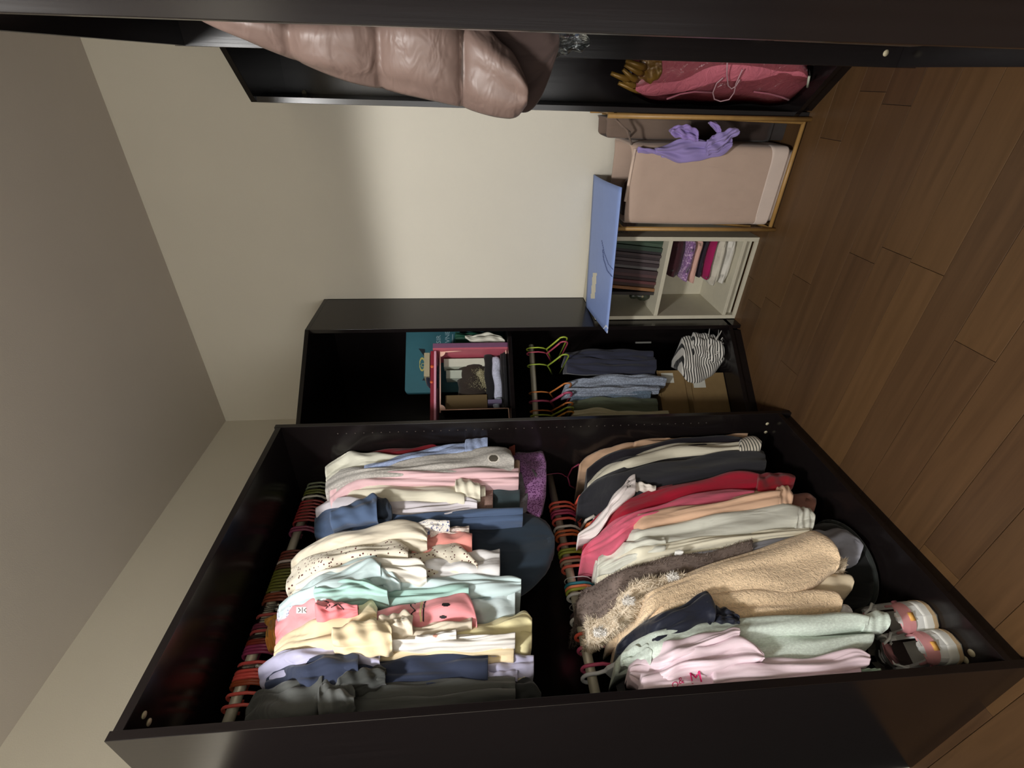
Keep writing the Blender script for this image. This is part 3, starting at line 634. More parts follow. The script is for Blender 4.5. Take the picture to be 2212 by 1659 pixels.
G('hoodie','chalk white hoodie with a gathered cuff, middle of the lower row','hoodie', FB('chalk_fleece',(214,214,202),.6), [
  ('sleeve',[(1288,1198,1220),(1310,1175,1212),(1340,1150,1200),(1375,1138,1190),(1430,1122,1178),(1500,1108,1168),(1580,1094,1158),(1650,1087,1150),(1700,1086,1146),(1726,1092,1142)],dict(xf=.555,L=.24,neck=.14,shoulder=True,fold=.3)),
  ('cuff',[(1720,1093,1140),(1738,1089,1140),(1750,1092,1138),(1757,1100,1136)],dict(xf=.56,L=.1)),
  ('hood',[(1292,1206,1232),(1320,1180,1222),(1360,1165,1204),(1400,1160,1192),(1436,1160,1184)],dict(xf=.56,L=.1,fold=.5,neck=.1,shoulder=True,hollow=0))])
G('cardigan','thin ivory cardigan edge between the white hoodie and the grey sweater','cardigan', FB('ivory_rib',(232,226,204),.4), [
  ('edge',[(1292,1226,1250),(1320,1200,1240),(1380,1180,1214),(1450,1168,1196),(1550,1152,1178),(1650,1143,1160),(1747,1137,1147)],dict(xf=.55,L=.2,neck=.12,shoulder=True))])
G('sweatshirt','blue-grey sweatshirt with a snap button and a grey hem below the tan coat','sweatshirt', FB('blue_grey_fleece',(140,140,148),.4), [
  ('sleeve',[(1342,1220,1240),(1370,1200,1236),(1420,1190,1232),(1500,1175,1226),(1580,1160,1216),(1660,1148,1196),(1762,1138,1184)],dict(xf=.54,L=.22,neck=.1,shoulder=True)),
  ('hem',[(1740,1140,1205),(1790,1138,1208),(1835,1139,1208),(1850,1155,1206),(1858,1172,1203)],dict(xf=.53,L=.2)),
  ('snap_button',[(1461,1188,1194),(1467,1186,1195),(1473,1188,1194)],dict(xf=.572,L=.02,n=8,hollow=0,pad=0,fold=0),plain('white_snap',(232,232,228),.3),'white snap button')])
furm = plain('brown_fur',(132,116,108),.95,var=.25)
fb = lobe([(1246,1294,1328),(1258,1270,1330),(1285,1258,1328),(1320,1235,1306),(1360,1218,1276),(1420,1205,1262),(1500,1193,1252),(1570,1180,1232),(1622,1166,1210)],xf=.545,L=.24,shoulder=True,neck=.16,pad=4)
thing('coat','plush grey-brown fur coat, its shoulder nearly touching the lower rail','coat',[Part('body',fb,furm),Part('fur',fur_on(fb,9000,.010,3,wd=.0009),furm,kind='stuff')])
fm = plain('cream_fur',(236,220,196),.95,var=.18)
f1 = lobe([(1270,1330,1384),(1295,1300,1380),(1330,1277,1352),(1370,1254,1316),(1420,1243,1292),(1472,1236,1276)],xf=.555,L=.14,shoulder=True,neck=.14,pad=4)
f2 = lobe([(1736,1216,1262),(1780,1207,1254),(1826,1210,1232)],xf=.535,L=.08,pad=2); f4 = lobe([(1700,1250,1290),(1770,1235,1286),(1815,1235,1284),(1834,1242,1280),(1840,1252,1274)],xf=.535,L=.12,pad=2)
wf = plain('white_fur',(226,222,216),.95,var=.08)
tuft = MB()
for (a,b,c,dd) in ((1358,1294,9,6),(1296,1362,10,7),(1455,1243,9,6)): lobe([(a-c,b,b+4),(a-c*.5,b-dd*.8,b+dd),(a,b-dd,b+dd),(a+c*.6,b-dd*.7,b+dd*.6),(a+c,b,b+3)],xf=.572,L=.02,n=10,hollow=0,pad=0,mb=tuft)
thing('coat','fluffy cream faux fur coat with white patches between the brown and the tan coats','coat',[Part('body',f1,fm),Part('hem',f2,fm),Part('cuff',f4,FB('cream_suede',(214,198,170),.5)),
  Part('fur',fur_on(f1,7000,.015,5,wd=.0011),fm,kind='stuff'),Part('fur',fur_on(f2,1500,.012,6),fm,kind='stuff'),Part('white_patch',tuft,wf,kind='stuff'),Part('fur',fur_on(tuft,900,.010,8,wd=.0009),wf,kind='stuff')])
SH = sherpa('tan_sherpa',(236,208,172))
G('coat','tan teddy-fleece coat, its wide sleeve the largest tan shape in the lower row','coat', SH, [
  ('sleeve',[(1316,1354,1390),(1335,1325,1388),(1370,1298,1358),(1420,1262,1318),(1480,1236,1296),(1550,1210,1286),(1640,1177,1280),(1720,1150,1276),(1768,1137,1258),(1795,1164,1238),(1812,1200,1224)],dict(xf=.575,L=.14,shoulder=True,neck=.17,fold=.15,n=50,dmax=.04,pad=0)),
  ('front_panel',[(1335,1350,1402),(1420,1292,1368),(1500,1270,1352),(1600,1268,1346),(1700,1269,1342),(1780,1272,1332),(1808,1282,1326),(1816,1296,1318)],dict(xf=.555,L=.2,shoulder=True,neck=.14,fold=.2,n=50))])
G('top','white top showing a small tip below the tan teddy coat','top', FB('white_tip',(230,228,232)), [
  ('hem',[(1770,1294,1330),(1810,1296,1328),(1830,1304,1326),(1839,1314,1324)],dict(xf=.535,L=.12))])
G('jacket','midnight navy smooth jacket with a pointed sleeve end','jacket', FB('midnight_nylon',(24,28,44),.5,rough=.6), [
  ('sleeve',[(1334,1390,1406),(1370,1350,1398),(1420,1325,1382),(1480,1295,1370),(1515,1274,1356),(1530,1270,1350),(1542,1296,1346)],dict(xf=.592,L=.1,shoulder=True,neck=.16,fold=.2)),
  ('lining',[(1530,1316,1350),(1555,1309,1348),(1576,1311,1347),(1596,1330,1346)],dict(xf=.585,L=.08,fold=.3))])
SG = FB('sage_marl',(200,212,202),.35,heather=.15)
G('hoodie','pale sage green hoodie with two long sleeves ending above the sneakers','hoodie', SG, [
  ('sleeve',[(1330,1424,1456),(1350,1395,1450),(1390,1368,1426),(1450,1352,1406),(1550,1335,1390),(1650,1325,1374),(1750,1320,1369),(1840,1317,1356),(1874,1326,1354)],dict(xf=.585,L=.14,shoulder=True,neck=.16,fold=.1,pad=0)),
  ('cuff',[(1868,1326,1356),(1884,1318,1359),(1904,1315,1360),(1916,1322,1358),(1921,1332,1354)],dict(xf=.585,L=.08,hollow=.02,pad=0)),
  ('sleeve',[(1480,1376,1440),(1560,1370,1438),(1650,1370,1432),(1750,1370,1425),(1830,1368,1410),(1885,1367,1388)],dict(xf=.57,L=.14,fold=.12,hollow=0,pad=2)),
  ('hem',[(1740,1396,1430),(1800,1394,1428),(1850,1396,1424)],dict(xf=.54,L=.14)),
  ('hood',[(1344,1414,1436),(1362,1402,1434),(1384,1396,1430),(1406,1392,1426)],dict(xf=.60,L=.08,shoulder=True,neck=.12,hollow=0,fold=.4,pad=0))])
PK = FB('pale_pink_cotton',(234,212,222),.65)
pl = [('sleeve',[(1360,1434,1456),(1385,1408,1450),(1430,1388,1446),(1500,1372,1412),(1560,1358,1390),(1588,1350,1378),(1597,1354,1374)],dict(xf=.605,L=.08,shoulder=True,neck=.10,fold=.25,hollow=.02,pad=1)),
      ('sleeve',[(1364,1440,1462),(1400,1430,1490),(1470,1402,1456),(1540,1388,1446),(1608,1372,1432),(1632,1388,1426),(1650,1412,1420)],dict(xf=.602,L=.08,shoulder=True,neck=.08,fold=.45,pad=2)),
      ('body',[(1540,1424,1478),(1640,1418,1466),(1740,1421,1458),(1800,1411,1448),(1862,1406,1434),(1878,1414,1430)],dict(xf=.588,L=.12,fold=.35,pad=3)),
      ('body',[(1388,1452,1512),(1450,1440,1512),(1560,1442,1510),(1700,1452,1500),(1800,1446,1492),(1860,1440,1482)],dict(xf=.585,L=.12,fold=.3,pad=3))]
pp = [Part(a,lobe(b,**c),PK) for a,b,c in pl]
MG = plain('magenta_print',(206,44,108),.6)
pp.append(Part('lettering',decal(pp, glyphs('&',1466,1478,15,-12)+glyphs('O',1452,1487,14,-12)+glyphs('M',1492,1478,26,-12)),MG,label='magenta printed letters'))
thing('long_sleeve_top','pale pink long-sleeved top with magenta lettering, nearest on the lower rail','top',pp)
thing('cloth','small mint cloth lying at the bottom of the wardrobe below the pink top','cloth',[Part('c',lobe([(1852,1446,1462),(1875,1442,1460),(1900,1444,1456)],xf=.56,L=.06,hollow=0,fold=.3),FB('mint_cloth',(192,220,202)))])

# ------------------------------------------------------------------ hangers
def hang_mesh(r, arm, wire):
    mb = MB()
    P = [(-.021,0,-.012)]+[(.0205*math.sin(a),0,.0035+.0205*math.cos(a)) for a in np.linspace(-1.5,1.5,9)]+[(.023,0,-.016),(.024,0,-.034),(.018,0,-.052),(.004,0,-.066),(0,0,-.080)]
    mb.tube(P, r*.55 if wire else r, 8)
    for s in (-1,1): mb.tube([(0,0,-.076),(s*.05,0,-.090),(s*arm,0,-.118)], r*1.15, 8)
    mb.tube([(-arm,0,-.118),(0,0,-.121),(arm,0,-.118)], r*.9, 6)
    return mb
HM = {}
def hmat(c, cl=False):
    k = (c,cl)
    if k not in HM: HM[k] = clear('clear_hanger_%d'%len(HM),(225,225,220),.6,.15) if cl else plain('hanger_plastic_%d'%len(HM), c, .4)
    return HM[k]
def hangers(z, group_rows):
    for (ys, c, name, label, grp, wire, cl) in group_rows:
        first = None
        for y_ in ys:
            if first is None:
                p = Part('hanger', hang_mesh((.0044 if z > 1.5 else .0050) if not wire else .0026, .072, wire), hmat(c,cl))
                first = thing(name, label, 'hanger', [p], grp); dz = first.location.z; o = first
            else:
                o = first.copy(); COL.objects.link(o)
            if len(ys) > 1:
                k = list(ys).index(y_)
                o['label'] = label+', '+(('farther one','nearer one')[k] if len(ys) == 2 else ('first','second','third','fourth','fifth','sixth','seventh')[k]+' from far')
            o['group'] = 'hangers on the upper rail' if z > 1.5 else 'hangers on the lower rail'
            o.location = (.300, y_, z+dz)
def yr(py, x0, k):                     # picture row on the rail -> place along the rail
    return AT(x0+(1558-py)*k, py, 0, .300)[1]
U = lambda *a: [yr(p, 490, .376) for p in a]
Lw = lambda *a: [AT(1268-(1498-p)*.175, p, 0, .300)[1] for p in a]
ML = (150,146,138)
hangers(1.925, [
 (U(1046,1052,1060),(110,116,92),'hanger','muted green plastic hanger at the far end of the upper rail','green hangers at the far end',0,0),
 (U(1068,1073),(92,96,40),'hanger','olive plastic hanger near the far end of the upper rail','olive hangers at the far end',0,0),
 (U(1081),(196,190,176),'hanger','thin white hanger before the far red hangers, upper rail',None,0,0),
 (U(1091,1098,1105,1112,1119,1126,1133),(132,44,42),'hanger','dark red hanger in the tight far cluster of the upper rail','far red hangers',0,0),
 (U(1148,1154),(130,60,84),'hanger','dusky purple hanger just before the bare piece of the upper rail','purple hangers before the bare piece',0,0),
 (U(1200,1207,1214),(104,50,40),'hanger','red-brown hanger just after the bare piece of the upper rail','red-brown hangers',0,0),
 (U(1221),(196,180,172),'hanger','pale hanger among the red-brown ones, upper rail',None,0,0),
 (U(1228,1234),(92,62,44),'hanger','brown hanger before the olive cluster, upper rail','brown hangers',0,0),
 (U(1241,1248,1255,1262,1269,1276,1283),(104,104,40),'hanger','olive green hanger in the big middle cluster of the upper rail','olive hangers in the middle',0,0),
 (U(1292,1299,1306),(128,62,40),'hanger','rust hanger between the olive cluster and the clear hangers','rust hangers',0,0),
 (U(1318,1327),(215,210,205),'hanger','clear plastic hanger between two rust red ones, upper rail','clear hangers in the middle',0,1),
 (U(1337),(166,76,72),'hanger','thin salmon hanger between the clear hangers, upper rail',None,0,0),
 (U(1347),(215,210,205),'hanger','clear plastic hanger beside the mustard top',None,0,1),
 (U(1357,1363),(110,46,66),'hanger','plum hanger beside the mustard top','plum hangers',0,0),
 (U(1372),(176,74,72),'hanger','salmon hanger after the plum ones, upper rail',None,0,0),
 (U(1383),(40,30,28),'hanger','black hanger between the salmon and the rust ones, upper rail',None,0,0),
 (U(1392,1398),(134,48,36),'hanger','rust red hanger before the magenta ones, upper rail','rust hangers before magenta',0,0),
 (U(1405,1412,1419),(150,54,96),'hanger','magenta hanger in the near cluster of the upper rail','magenta hangers upper rail',0,0),
 (U(1441),(216,88,86),'hanger','coral hanger between the magenta cluster and the clear hanger',None,0,0),
 (U(1450),(225,222,220),'hanger','clear hanger among the near coral ones, upper rail',None,0,1),
 (U(1458,1466,1473),(226,92,84),'hanger','coral hanger among three near the end of the upper rail','three near coral hangers',0,0),
 (U(1481,1487),(158,74,44),'hanger','burnt orange hanger behind the charcoal t-shirt','burnt orange hangers',0,0),
 (U(1508),(228,100,90),'hanger','coral hanger second from the near end of the upper rail',None,0,0),
 (U(1534),(228,100,90),'hanger','coral hanger at the very near end of the upper rail',None,0,0)])
hangers(.967, [
 (Lw(1032),(150,52,84),'hanger','raspberry hanger alone at the far end of the lower rail',None,1,0),
 (Lw(1094,1103),(232,100,80),'hanger','coral hanger at the start of the far group, lower rail','far coral hangers lower rail',0,0),
 (Lw(1112,1118),(176,62,96),'hanger','raspberry hanger in the far group of the lower rail','raspberry hangers lower rail',0,0),
 (Lw(1129),(222,96,82),'hanger','single coral hanger behind the white clip hanger, lower rail',None,0,0),
 (Lw(1146),(214,206,196),'hanger','white clip hanger before the orange pair, lower rail',None,0,0),
 (Lw(1156,1164),(206,104,54),'hanger','orange hanger of the pair on the lower rail','orange pair',0,0),
 (Lw(1184),(226,98,82),'hanger','coral hanger just before the lime pair, lower rail',None,0,0),
 (Lw(1196,1202),(160,168,60),'hanger','lime hanger of the pair on the lower rail','lime pair',0,0),
 (Lw(1214),(224,104,92),'hanger','coral hanger just after the lime pair, lower rail',None,0,0),
 (Lw(1221),(170,148,126),'hanger','tan hanger between two coral ones, lower rail',None,0,0),
 (Lw(1232),(234,108,88),'hanger','coral hanger before the metal hook, lower rail',None,0,0),
 (Lw(1256),(190,190,190),'hanger','hanger with a thin metal hook before the teal one, lower rail',None,1,0),
 (Lw(1269),(44,122,136),'hanger','teal hanger on the lower rail',None,0,0),
 (Lw(1276),(238,138,96),'hanger','orange hanger between the teal and the lime ones, lower rail',None,0,0),
 (Lw(1282),(170,176,66),'hanger','lime hanger next to the teal one, lower rail',None,0,0),
 (Lw(1292),(226,226,226),'hanger','slim white hanger beside the grey-brown fur coat',None,0,0),
 (Lw(1312),(150,148,146),'hanger','hanger with a thin metal hook beside the fur coat',None,1,0),
 (Lw(1333),(76,60,62),'hanger','dark brown hanger under the wide white one',None,0,0),
 (Lw(1377),(250,106,84),'hanger','bright coral hanger beside the tan teddy coat',None,0,0),
 (Lw(1406),(206,88,126),'hanger','raspberry pink hanger of the sage hoodie, second from the near end',None,0,0),
 (Lw(1446),(206,88,126),'hanger','raspberry pink hanger next to the nearest white hanger',None,0,0)])
def wide_hanger(py, c, label):
    yv = Lw(py)[0]; mb = MB(); z = .967
    P = [(.300+.024*math.sin(a), yv, z+.004+.024*math.cos(a)) for a in np.linspace(-1.7,1.5,10)]+[(.325,yv,z-.014),(.336,yv,z-.034),(.350,yv,z-.05)]
    mb.tube(P, .0052, 10)
    pl_ = MB(); pr_ = [(.335,z-.030),(.352,z-.036),(.378,z-.064),(.43,z-.092),(.46,z-.112),(.455,z-.122),(.40,z-.110),(.36,z-.098),(.31,z-.096),(.26,z-.098),(.16,z-.124),(.15,z-.115),(.20,z-.09),(.28,z-.066)]
    V = [(a,yv-.006,b) for a,b in pr_]+[(a,yv+.006,b) for a,b in pr_]; n = len(pr_)
    pl_.add(V, [tuple(range(n)), tuple(range(n,2*n))[::-1]]+[(i,(i+1)%n,n+(i+1)%n,n+i) for i in range(n)])
    mt = plain('white_hanger_%d'%py, c, .35)
    thing('hanger', label, 'hanger', group='hangers on the lower rail', parts=[Part('hook',mb,mt),Part('shoulder',pl_,mt,bevel=.002,smooth=False)])
wide_hanger(1344,(228,226,222),'wide white plastic hanger above the cream faux fur coat')
wide_hanger(1466,(228,230,236),'wide white plastic hanger nearest on the lower rail, holding the pink top')
#CONTENTS
# ------------------------------------------------------------------ sneakers and the black bundle at the bottom of the wardrobe
def sneaker(hx, hy, tx, ty, label, q=1.2):
    H = np.array([hx,hy,.0625]); T = np.array([tx,ty,.0625]); A = (T-H); Ln = np.linalg.norm(A); A /= Ln; B = np.array([-A[1],A[0],0]); Cz = Z3
    us = np.linspace(0,1,26)
    def hw(u): return .036*math.sqrt(max(0,1-((.14-u)/.14)**2))*.98+.0005 if u < .14 else (.0353+.010*math.sin((u-.14)/.86*math.pi*.62+.1) if u < .72 else (.0353+.010*math.sin((.58/.86)*math.pi*.62+.1))*math.sqrt(max(.0009,1-((u-.72)/.285)**2)))
    P_ = lambda u,b,z: H+A*(u*Ln)+B*b*1.08+Cz*z*q
    # sole
    R = []
    for z,k in ((0,.94),(.006,1.02),(.016,1.05),(.026,1.04),(.034,1.0)):
        ring = [P_(u,-hw(u)*k,z+.012*max(0,u-.8)*2) for u in us]+[P_(u,hw(u)*k,z+.012*max(0,u-.8)*2) for u in us[::-1]]; R.append(ring)
    sole = MB().rings(R)
    fox = MB()                                                   # rubbed stripe round the heel
    R = []
    for z,k in ((.003,1.045),(.012,1.07),(.0125,1.04)):
        hu = np.linspace(.22,0,10); R.append([P_(u,-hw(u)*k-.0005,z) for u in hu]+[P_(u,hw(u)*k+.0005,z) for u in hu[::-1]])
    n = len(R[0]); 
    for i in range(2): fox.add(R[i]+R[i+1], [(k,k+1,n+k+1,n+k) for k in range(n-1)])
    # upper with an open collar
    R = []; op0, op1 = .06, .56
    for u in us:
        h = hw(u)*.97; top = .078-.018*min(1,u/.45)+.012*math.exp(-(u/.07)**2) if u < .45 else .060+.014*math.sin(min(1,(u-.45)/.12)*math.pi/2)*(1-max(0,(u-.57)/.43)**1.4)-.030*max(0,(u-.57)/.43)
        ring = []
        openn = op0 < u < op1
        th = .006
        for s in (-1,1):
            wall = [(h*.99,.026),(h*1.03,.040),(h*.97,.054),(h*.80,top),(max(.002,h*.80-th),top-.001)]
            inn = [(max(.0015,h*.72),.050),(max(.001,h*.55),.034)] if openn else [(h*.45,top+.006),(h*.18,top+.009)]
            seq = wall+inn
            ring.append([P_(u,s*b,z) for b,z in (seq if s < 0 else seq[::-1])])
        R.append(ring[0]+ring[1])
    upper = MB(); n = len(R[0]); V = [p for r in R for p in r]
    for i in range(len(R)-1):
        for k in range(n-1):
            inner = 4 <= k <= n-6 and op0 < us[i] < op1
            upper.add([R[i][k],R[i][k+1],R[i+1][k+1],R[i+1][k]], [(0,1,2,3)], 1 if inner else (2 if us[i] > .62 else 0))
    upper.add(R[0],[tuple(range(n))]); upper.add(R[-1],[tuple(range(n))])
    def shell(u0, lo, hi, k, nn=14):
        mb = MB(); hu = np.linspace(u0,0,nn); path = [(-1,u) for u in hu]+[(1,u) for u in hu[::-1]]; rows = []
        for z,kk in ((lo,k+.035),((lo+hi)/2,k+.045),(hi,k-.10)):
            rows.append([P_(u-.006*(1-u/u0), s*hw(u)*kk+s*.0012, z-((z-lo)*.35*(u/u0)**2)) for s,u in path])
        m_ = len(path)
        for i in range(2): mb.add(rows[i]+rows[i+1], [(q,q+1,m_+q+1,m_+q) for q in range(m_-1)])
        return mb
    heel = shell(.115,.056,.087,.95); tab = MB().frame(P_(-.009,0,.062),B,Cz,A,(-.010,.010),(-.006,.007),(-.002,.006))
    coll = MB().tube([P_(u,-hw(u)*.80,.079-.018*min(1,u/.45)+.010*math.exp(-(u/.07)**2)) for u in np.linspace(.24,.05,10)]+[P_(u,hw(u)*.80,.079-.018*min(1,u/.45)+.010*math.exp(-(u/.07)**2)) for u in np.linspace(.05,.24,10)], .0032, 8)
    side = MB().tube([P_(.17,hw(.17)*1.02,.060),P_(.23,hw(.23)*1.04,.045),P_(.27,hw(.27)*1.05,.034)],.004,8).tube([P_(.17,-hw(.17)*1.02,.060),P_(.23,-hw(.23)*1.04,.045),P_(.27,-hw(.27)*1.05,.034)],.004,8)
    laces = []
    for k in range(4):
        u = .50+.065*k; z = .077-.004*k
        laces.append(Part('lace', MB().tube([P_(u,-.024,z-.012),P_(u+.01,-.012,z+.004),P_(u+.02,0,z+.008),P_(u+.03,.012,z+.004),P_(u+.035,.024,z-.012)],.0030,8), SW))
    loop = MB().tube([P_(.50,0,.092),P_(.42,.024,.096),P_(.34,.034,.085),P_(.40,.046,.068),P_(.48,.040,.050)],.0034,8).tube([P_(.50,0,.092),P_(.44,-.020,.098),P_(.36,-.030,.090),P_(.42,-.044,.070),P_(.50,-.042,.052)],.0034,8)
    laces.append(Part('lace', loop, SW))
    tongue = MB().rings([[P_(.50-.08*t,b*.020*(1+.2*t),.074+.030*t+zz) for b,zz in ((-1,-.002),(0,.004),(1,-.002),(1,-.006),(0,0),(-1,-.006))] for t in (0,.5,1)])
    return thing('sneaker', label, 'shoe', [Part('upper',upper,[SW,SIN,SGR]),Part('sole',sole,SSO),Part('heel_stripe',fox,STN,label='tan rubbed heel edge'),Part('heel_counter',heel,SPK,label='pink heel'),
        Part('heel_tab',tab,SYE,label='yellow heel tab'),Part('collar',coll,SPK,label='pink padded collar'),Part('side_stripe',side,SPD,label='dark pink stripe'),Part('tongue',tongue,SPK)]+laces, 'pair of sneakers')
SW = plain('shoe_white',(246,248,246),.55); SIN = plain('shoe_lining',(62,50,48),.9); SGR = plain('shoe_toe_grey',(150,148,140),.6); SSO = plain('shoe_sole',(242,242,236),.5)
STN = plain('shoe_tan',(206,178,140),.6); SPK = plain('shoe_pink',(236,168,172),.55); SYE = plain('shoe_yellow',(246,186,96),.5); SPD = plain('shoe_dark_pink',(190,120,134),.55)
sneaker(.535,.168,.305,.270,'white and pink sneaker, the one farther from the near side panel')
sneaker(.532,.092,.290,.182,'white and pink sneaker right beside the near side panel, laces hanging')
blk = MB(); R = []
for z,k in ((.063,.90),(.075,1.0),(.10,1.02),(.16,.94),(.21,.72),(.235,.4)):
    R.append([(.385+.125*k*math.cos(a)*(1+.03*math.sin(5*a)), .435+.135*k*math.sin(a), z+.006*math.sin(4*a)) for a in np.linspace(0,2*math.pi,40,endpoint=False)])
blk.rings(R); hemr = MB().tube([(.385+.130*math.cos(a),.435+.140*math.sin(a),.082) for a in np.linspace(0,2*math.pi,40,endpoint=False)],.007,8,closed=True)
thing('hat','round black felt hat lying under the tan coat at the bottom of the wardrobe','hat',[Part('crown',blk,FB('black_felt',(15,16,15))),Part('rim',hemr,FB('grey_felt_edge',(40,44,42)),label='greyish rim')])  # rim tinted greyer than the crown

# ------------------------------------------------------------------ corner wardrobe at the back: shelf
sh2 = 1.1152
def slab2(s0,s1,d0,d1,z0,z1): return MB().frame(O2,E2,N2,Z3,(s0,s1),(d0,d1),(z0,z1))
def px2(px,py,d):
    P = A2(px,py,d); return ((P-O2)@E2, P[2])
TE = plain('teal_card',(44,96,108),.6); INKW = plain('pale_lettering',(150,176,186),.6); YEL = plain('yellow_print',(176,170,96),.6)
cs = [px2(878,720,.27),px2(1006,720,.27),px2(1000,850,.27),px2(884,850,.27)]
s0, s1 = cs[3][0], .84; zt = cs[0][1]
rr_ = .018; pol = [(s0+rr_*(1-math.cos(a)), zt-rr_*(1-math.sin(a))) for a in np.linspace(0,math.pi/2,6)]+[(s1,zt),(s1,sh2),(s0,sh2)]
tb = MB(); n = len(pol); V = [O2+E2*a+N2*.262+Z3*b for a,b in pol]+[O2+E2*a+N2*.285+Z3*b for a,b in pol]
tb.add(V,[tuple(range(n)),tuple(range(n,2*n))[::-1]]+[(i,(i+1)%n,n+(i+1)%n,n+i) for i in range(n)])
tp = [Part('body',tb,TE,smooth=False)]
tp.append(Part('lettering',decal(tp, glyphs('SIR',952,742,10,-90)+glyphs('OVNE',971,752,10,-90)+[[(977,722),(978.5,722),(978.5,752),(977,752)]],off=.001),INKW))
tp.append(Part('emblem',decal(tp, cells(lambda x,y: abs(math.hypot((x-912)/5.5,(y-787)/13)-1) < .16, 900,925,770,804,1)+glyphs('O',918,794,9,-90),off=.001),YEL,label='yellow oval emblem'))
tp.append(Part('dark_shape',decal(tp, [[(904,753),(918,754),(918,772)],[(912,822),(926,800),(926,822)]],off=.001),plain('dark_print',(14,26,34),.6)))
thing('cooler_bag','teal flat bag with a yellow oval emblem standing at the back of the shelf','bag',tp)
gp = lobe([(984,716,745),(1010,716,744),(1040,717,744),(1070,718,742),(1088,724,740)],xf=0,L=.06,at=lambda p,q,o: A2(p,q,.20+o),depth=N2,hollow=0,fold=.3)
wp_ = lobe([(1006,724,730),(1024,722,742),(1040,716,744),(1064,718,745),(1082,725,744),(1089,732,742)],xf=0,L=.03,at=lambda p,q,o: A2(p,q,.10+o),depth=N2,hollow=0,fold=.3)
thing('paper_bag','crumpled green and white paper bag between the teal bag and the side panel','bag',[Part('green_side',gp,plain('green_paper',(40,92,72),.6)),Part('white_side',wp_,plain('white_paper',(206,204,190),.6))])
# peach wire-framed front crate
PE = plain('peach_plastic',(238,196,176),.45)
fz0, fz1, fs0, fs1, fd = 1.121, 1.428, .272, .570, .10
def seg(pts, r=.0026): return MB().tube([O2+E2*a+N2*d+Z3*b for a,d,b in pts], r, 8)
cr = [Part('upright',seg([(fs0,fd,fz0),(fs0,fd,fz1)]),PE),Part('upright',seg([(fs1,fd,fz0),(fs1-.02,fd,fz1)]),PE),Part('top_bar',seg([(fs0-.012,fd,fz1),(fs1-.012,fd,fz1)],.0034),PE),
      Part('foot',seg([(fs0,fd,fz0),(fs0-.045,fd+.01,fz0-.002)]),PE),Part('foot',seg([(fs1,fd,fz0),(fs1-.032,fd,fz0)]),PE)]
for s_,k in ((fs0,1),(fs1-.018,-1)):
    pl = [(s_,fz1)]+[(s_+k*.024*math.cos(a),fz1-.024*math.sin(a)) for a in np.linspace(0,math.pi/2,7)]
    mb = MB(); n = len(pl); mb.add([O2+E2*a+N2*(fd-.003)+Z3*b for a,b in pl]+[O2+E2*a+N2*(fd+.003)+Z3*b for a,b in pl],[tuple(range(n)),tuple(range(n,2*n))[::-1]]+[(i,(i+1)%n,n+(i+1)%n,n+i) for i in range(n)])
    cr.append(Part('corner_plate',mb,PE,label='rounded peach corner',smooth=False))
bk = .255
cr += [Part('side_wall',slab2(fs1-.004,fs1,fd+.006,bk,fz0,fz1-.01),clear('clear_crate',alpha=.35),smooth=False),Part('side_wall',slab2(fs0,fs0+.004,fd+.006,bk,fz0,fz1-.01),clear('clear_crate_2',alpha=.35),smooth=False)]
thing('storage_crate','clear crate with a thin peach frame holding rolled clothes on the shelf','crate',cr)
def roll2(px0, px1, ty, by, d, rz, mat, name, label, cat='cloth', fold=.25, L=None):
    st = [(x,t,b) for x,t,b in zip(px0,ty,by)]
    thing(name,label,cat,[Part(name,lobe(st,xf=0,L=L or .06,at=lambda p,q,o: A2(p,q,d+o),depth=N2,fold=fold,hollow=0),mat)])
thing('papers','two white paper bundles leaning at the right of the crate','paper',[Part('sheet',slab2(.500,.540,.16,.22,1.20,1.415),plain('paper',(196,200,184),.7),smooth=False),Part('sheet',slab2(.445,.485,.17,.23,1.23,1.405),plain('paper_2',(176,184,170),.7),smooth=False)])
def cyl2(s0,s1,z,d,r0,r1,zt,seed=1):
    rr = random.Random(seed); R = []
    for t in np.linspace(0,1,16):
        e = 1 if .04 < t < .96 else .82; r = (r0+(r1-r0)*t)*e
        R.append([O2+E2*(s0+(s1-s0)*t)+N2*(d+r*.8*math.cos(a)*(1+.04*math.sin(3*a+9*t)))+Z3*(z+zt*t+r*math.sin(a)+.003*math.sin(11*t+seed)) for a in np.linspace(0,2*math.pi,18,endpoint=False)])
    return MB().rings(R)
thing('rolled_jeans','rolled pale blue-grey trousers standing out in the crate','trousers',[Part('roll',cyl2(.325,.535,1.158,.14,.021,.019,.012),FB('pale_blue_denim',(170,174,192),.5,heather=.3)),
   Part('leg_end',cyl2(.278,.330,1.178,.13,.014,.019,-.018,4),FB('grey_check',(118,126,136),.6,heather=.6))])
thing('rolled_leggings','black rolled leggings above the pale blue roll in the crate','trousers',[Part('r',cyl2(.33,.555,1.198,.16,.020,.024,.004,2),FB('black_roll',(24,24,26)))])
thing('folded_clothes','black folded clothes lying under the pale blue roll in the crate','clothes',[Part('fold',slab2(.285,.555,.12,.25,1.119,1.134),FB('black_fold',(22,21,24)),bevel=.005),Part('fold',slab2(.29,.55,.125,.25,1.134,1.147),FB('black_fold_2',(30,28,30)),bevel=.005)])
fl_ = MB(); R = []
for t in np.linspace(-1,1,14):
    k = (1-abs(t)**4)**.25 if abs(t) < 1 else .01
    R.append([O2+E2*(.435+.062*t)+N2*(.19+.035*k*math.cos(a))+Z3*(1.262+.056*k*math.sin(a)) for a in np.linspace(0,2*math.pi,20,endpoint=False)])
fl_.rings(R); cm = plain('fleece_cream',(182,176,142),.95,var=.2)
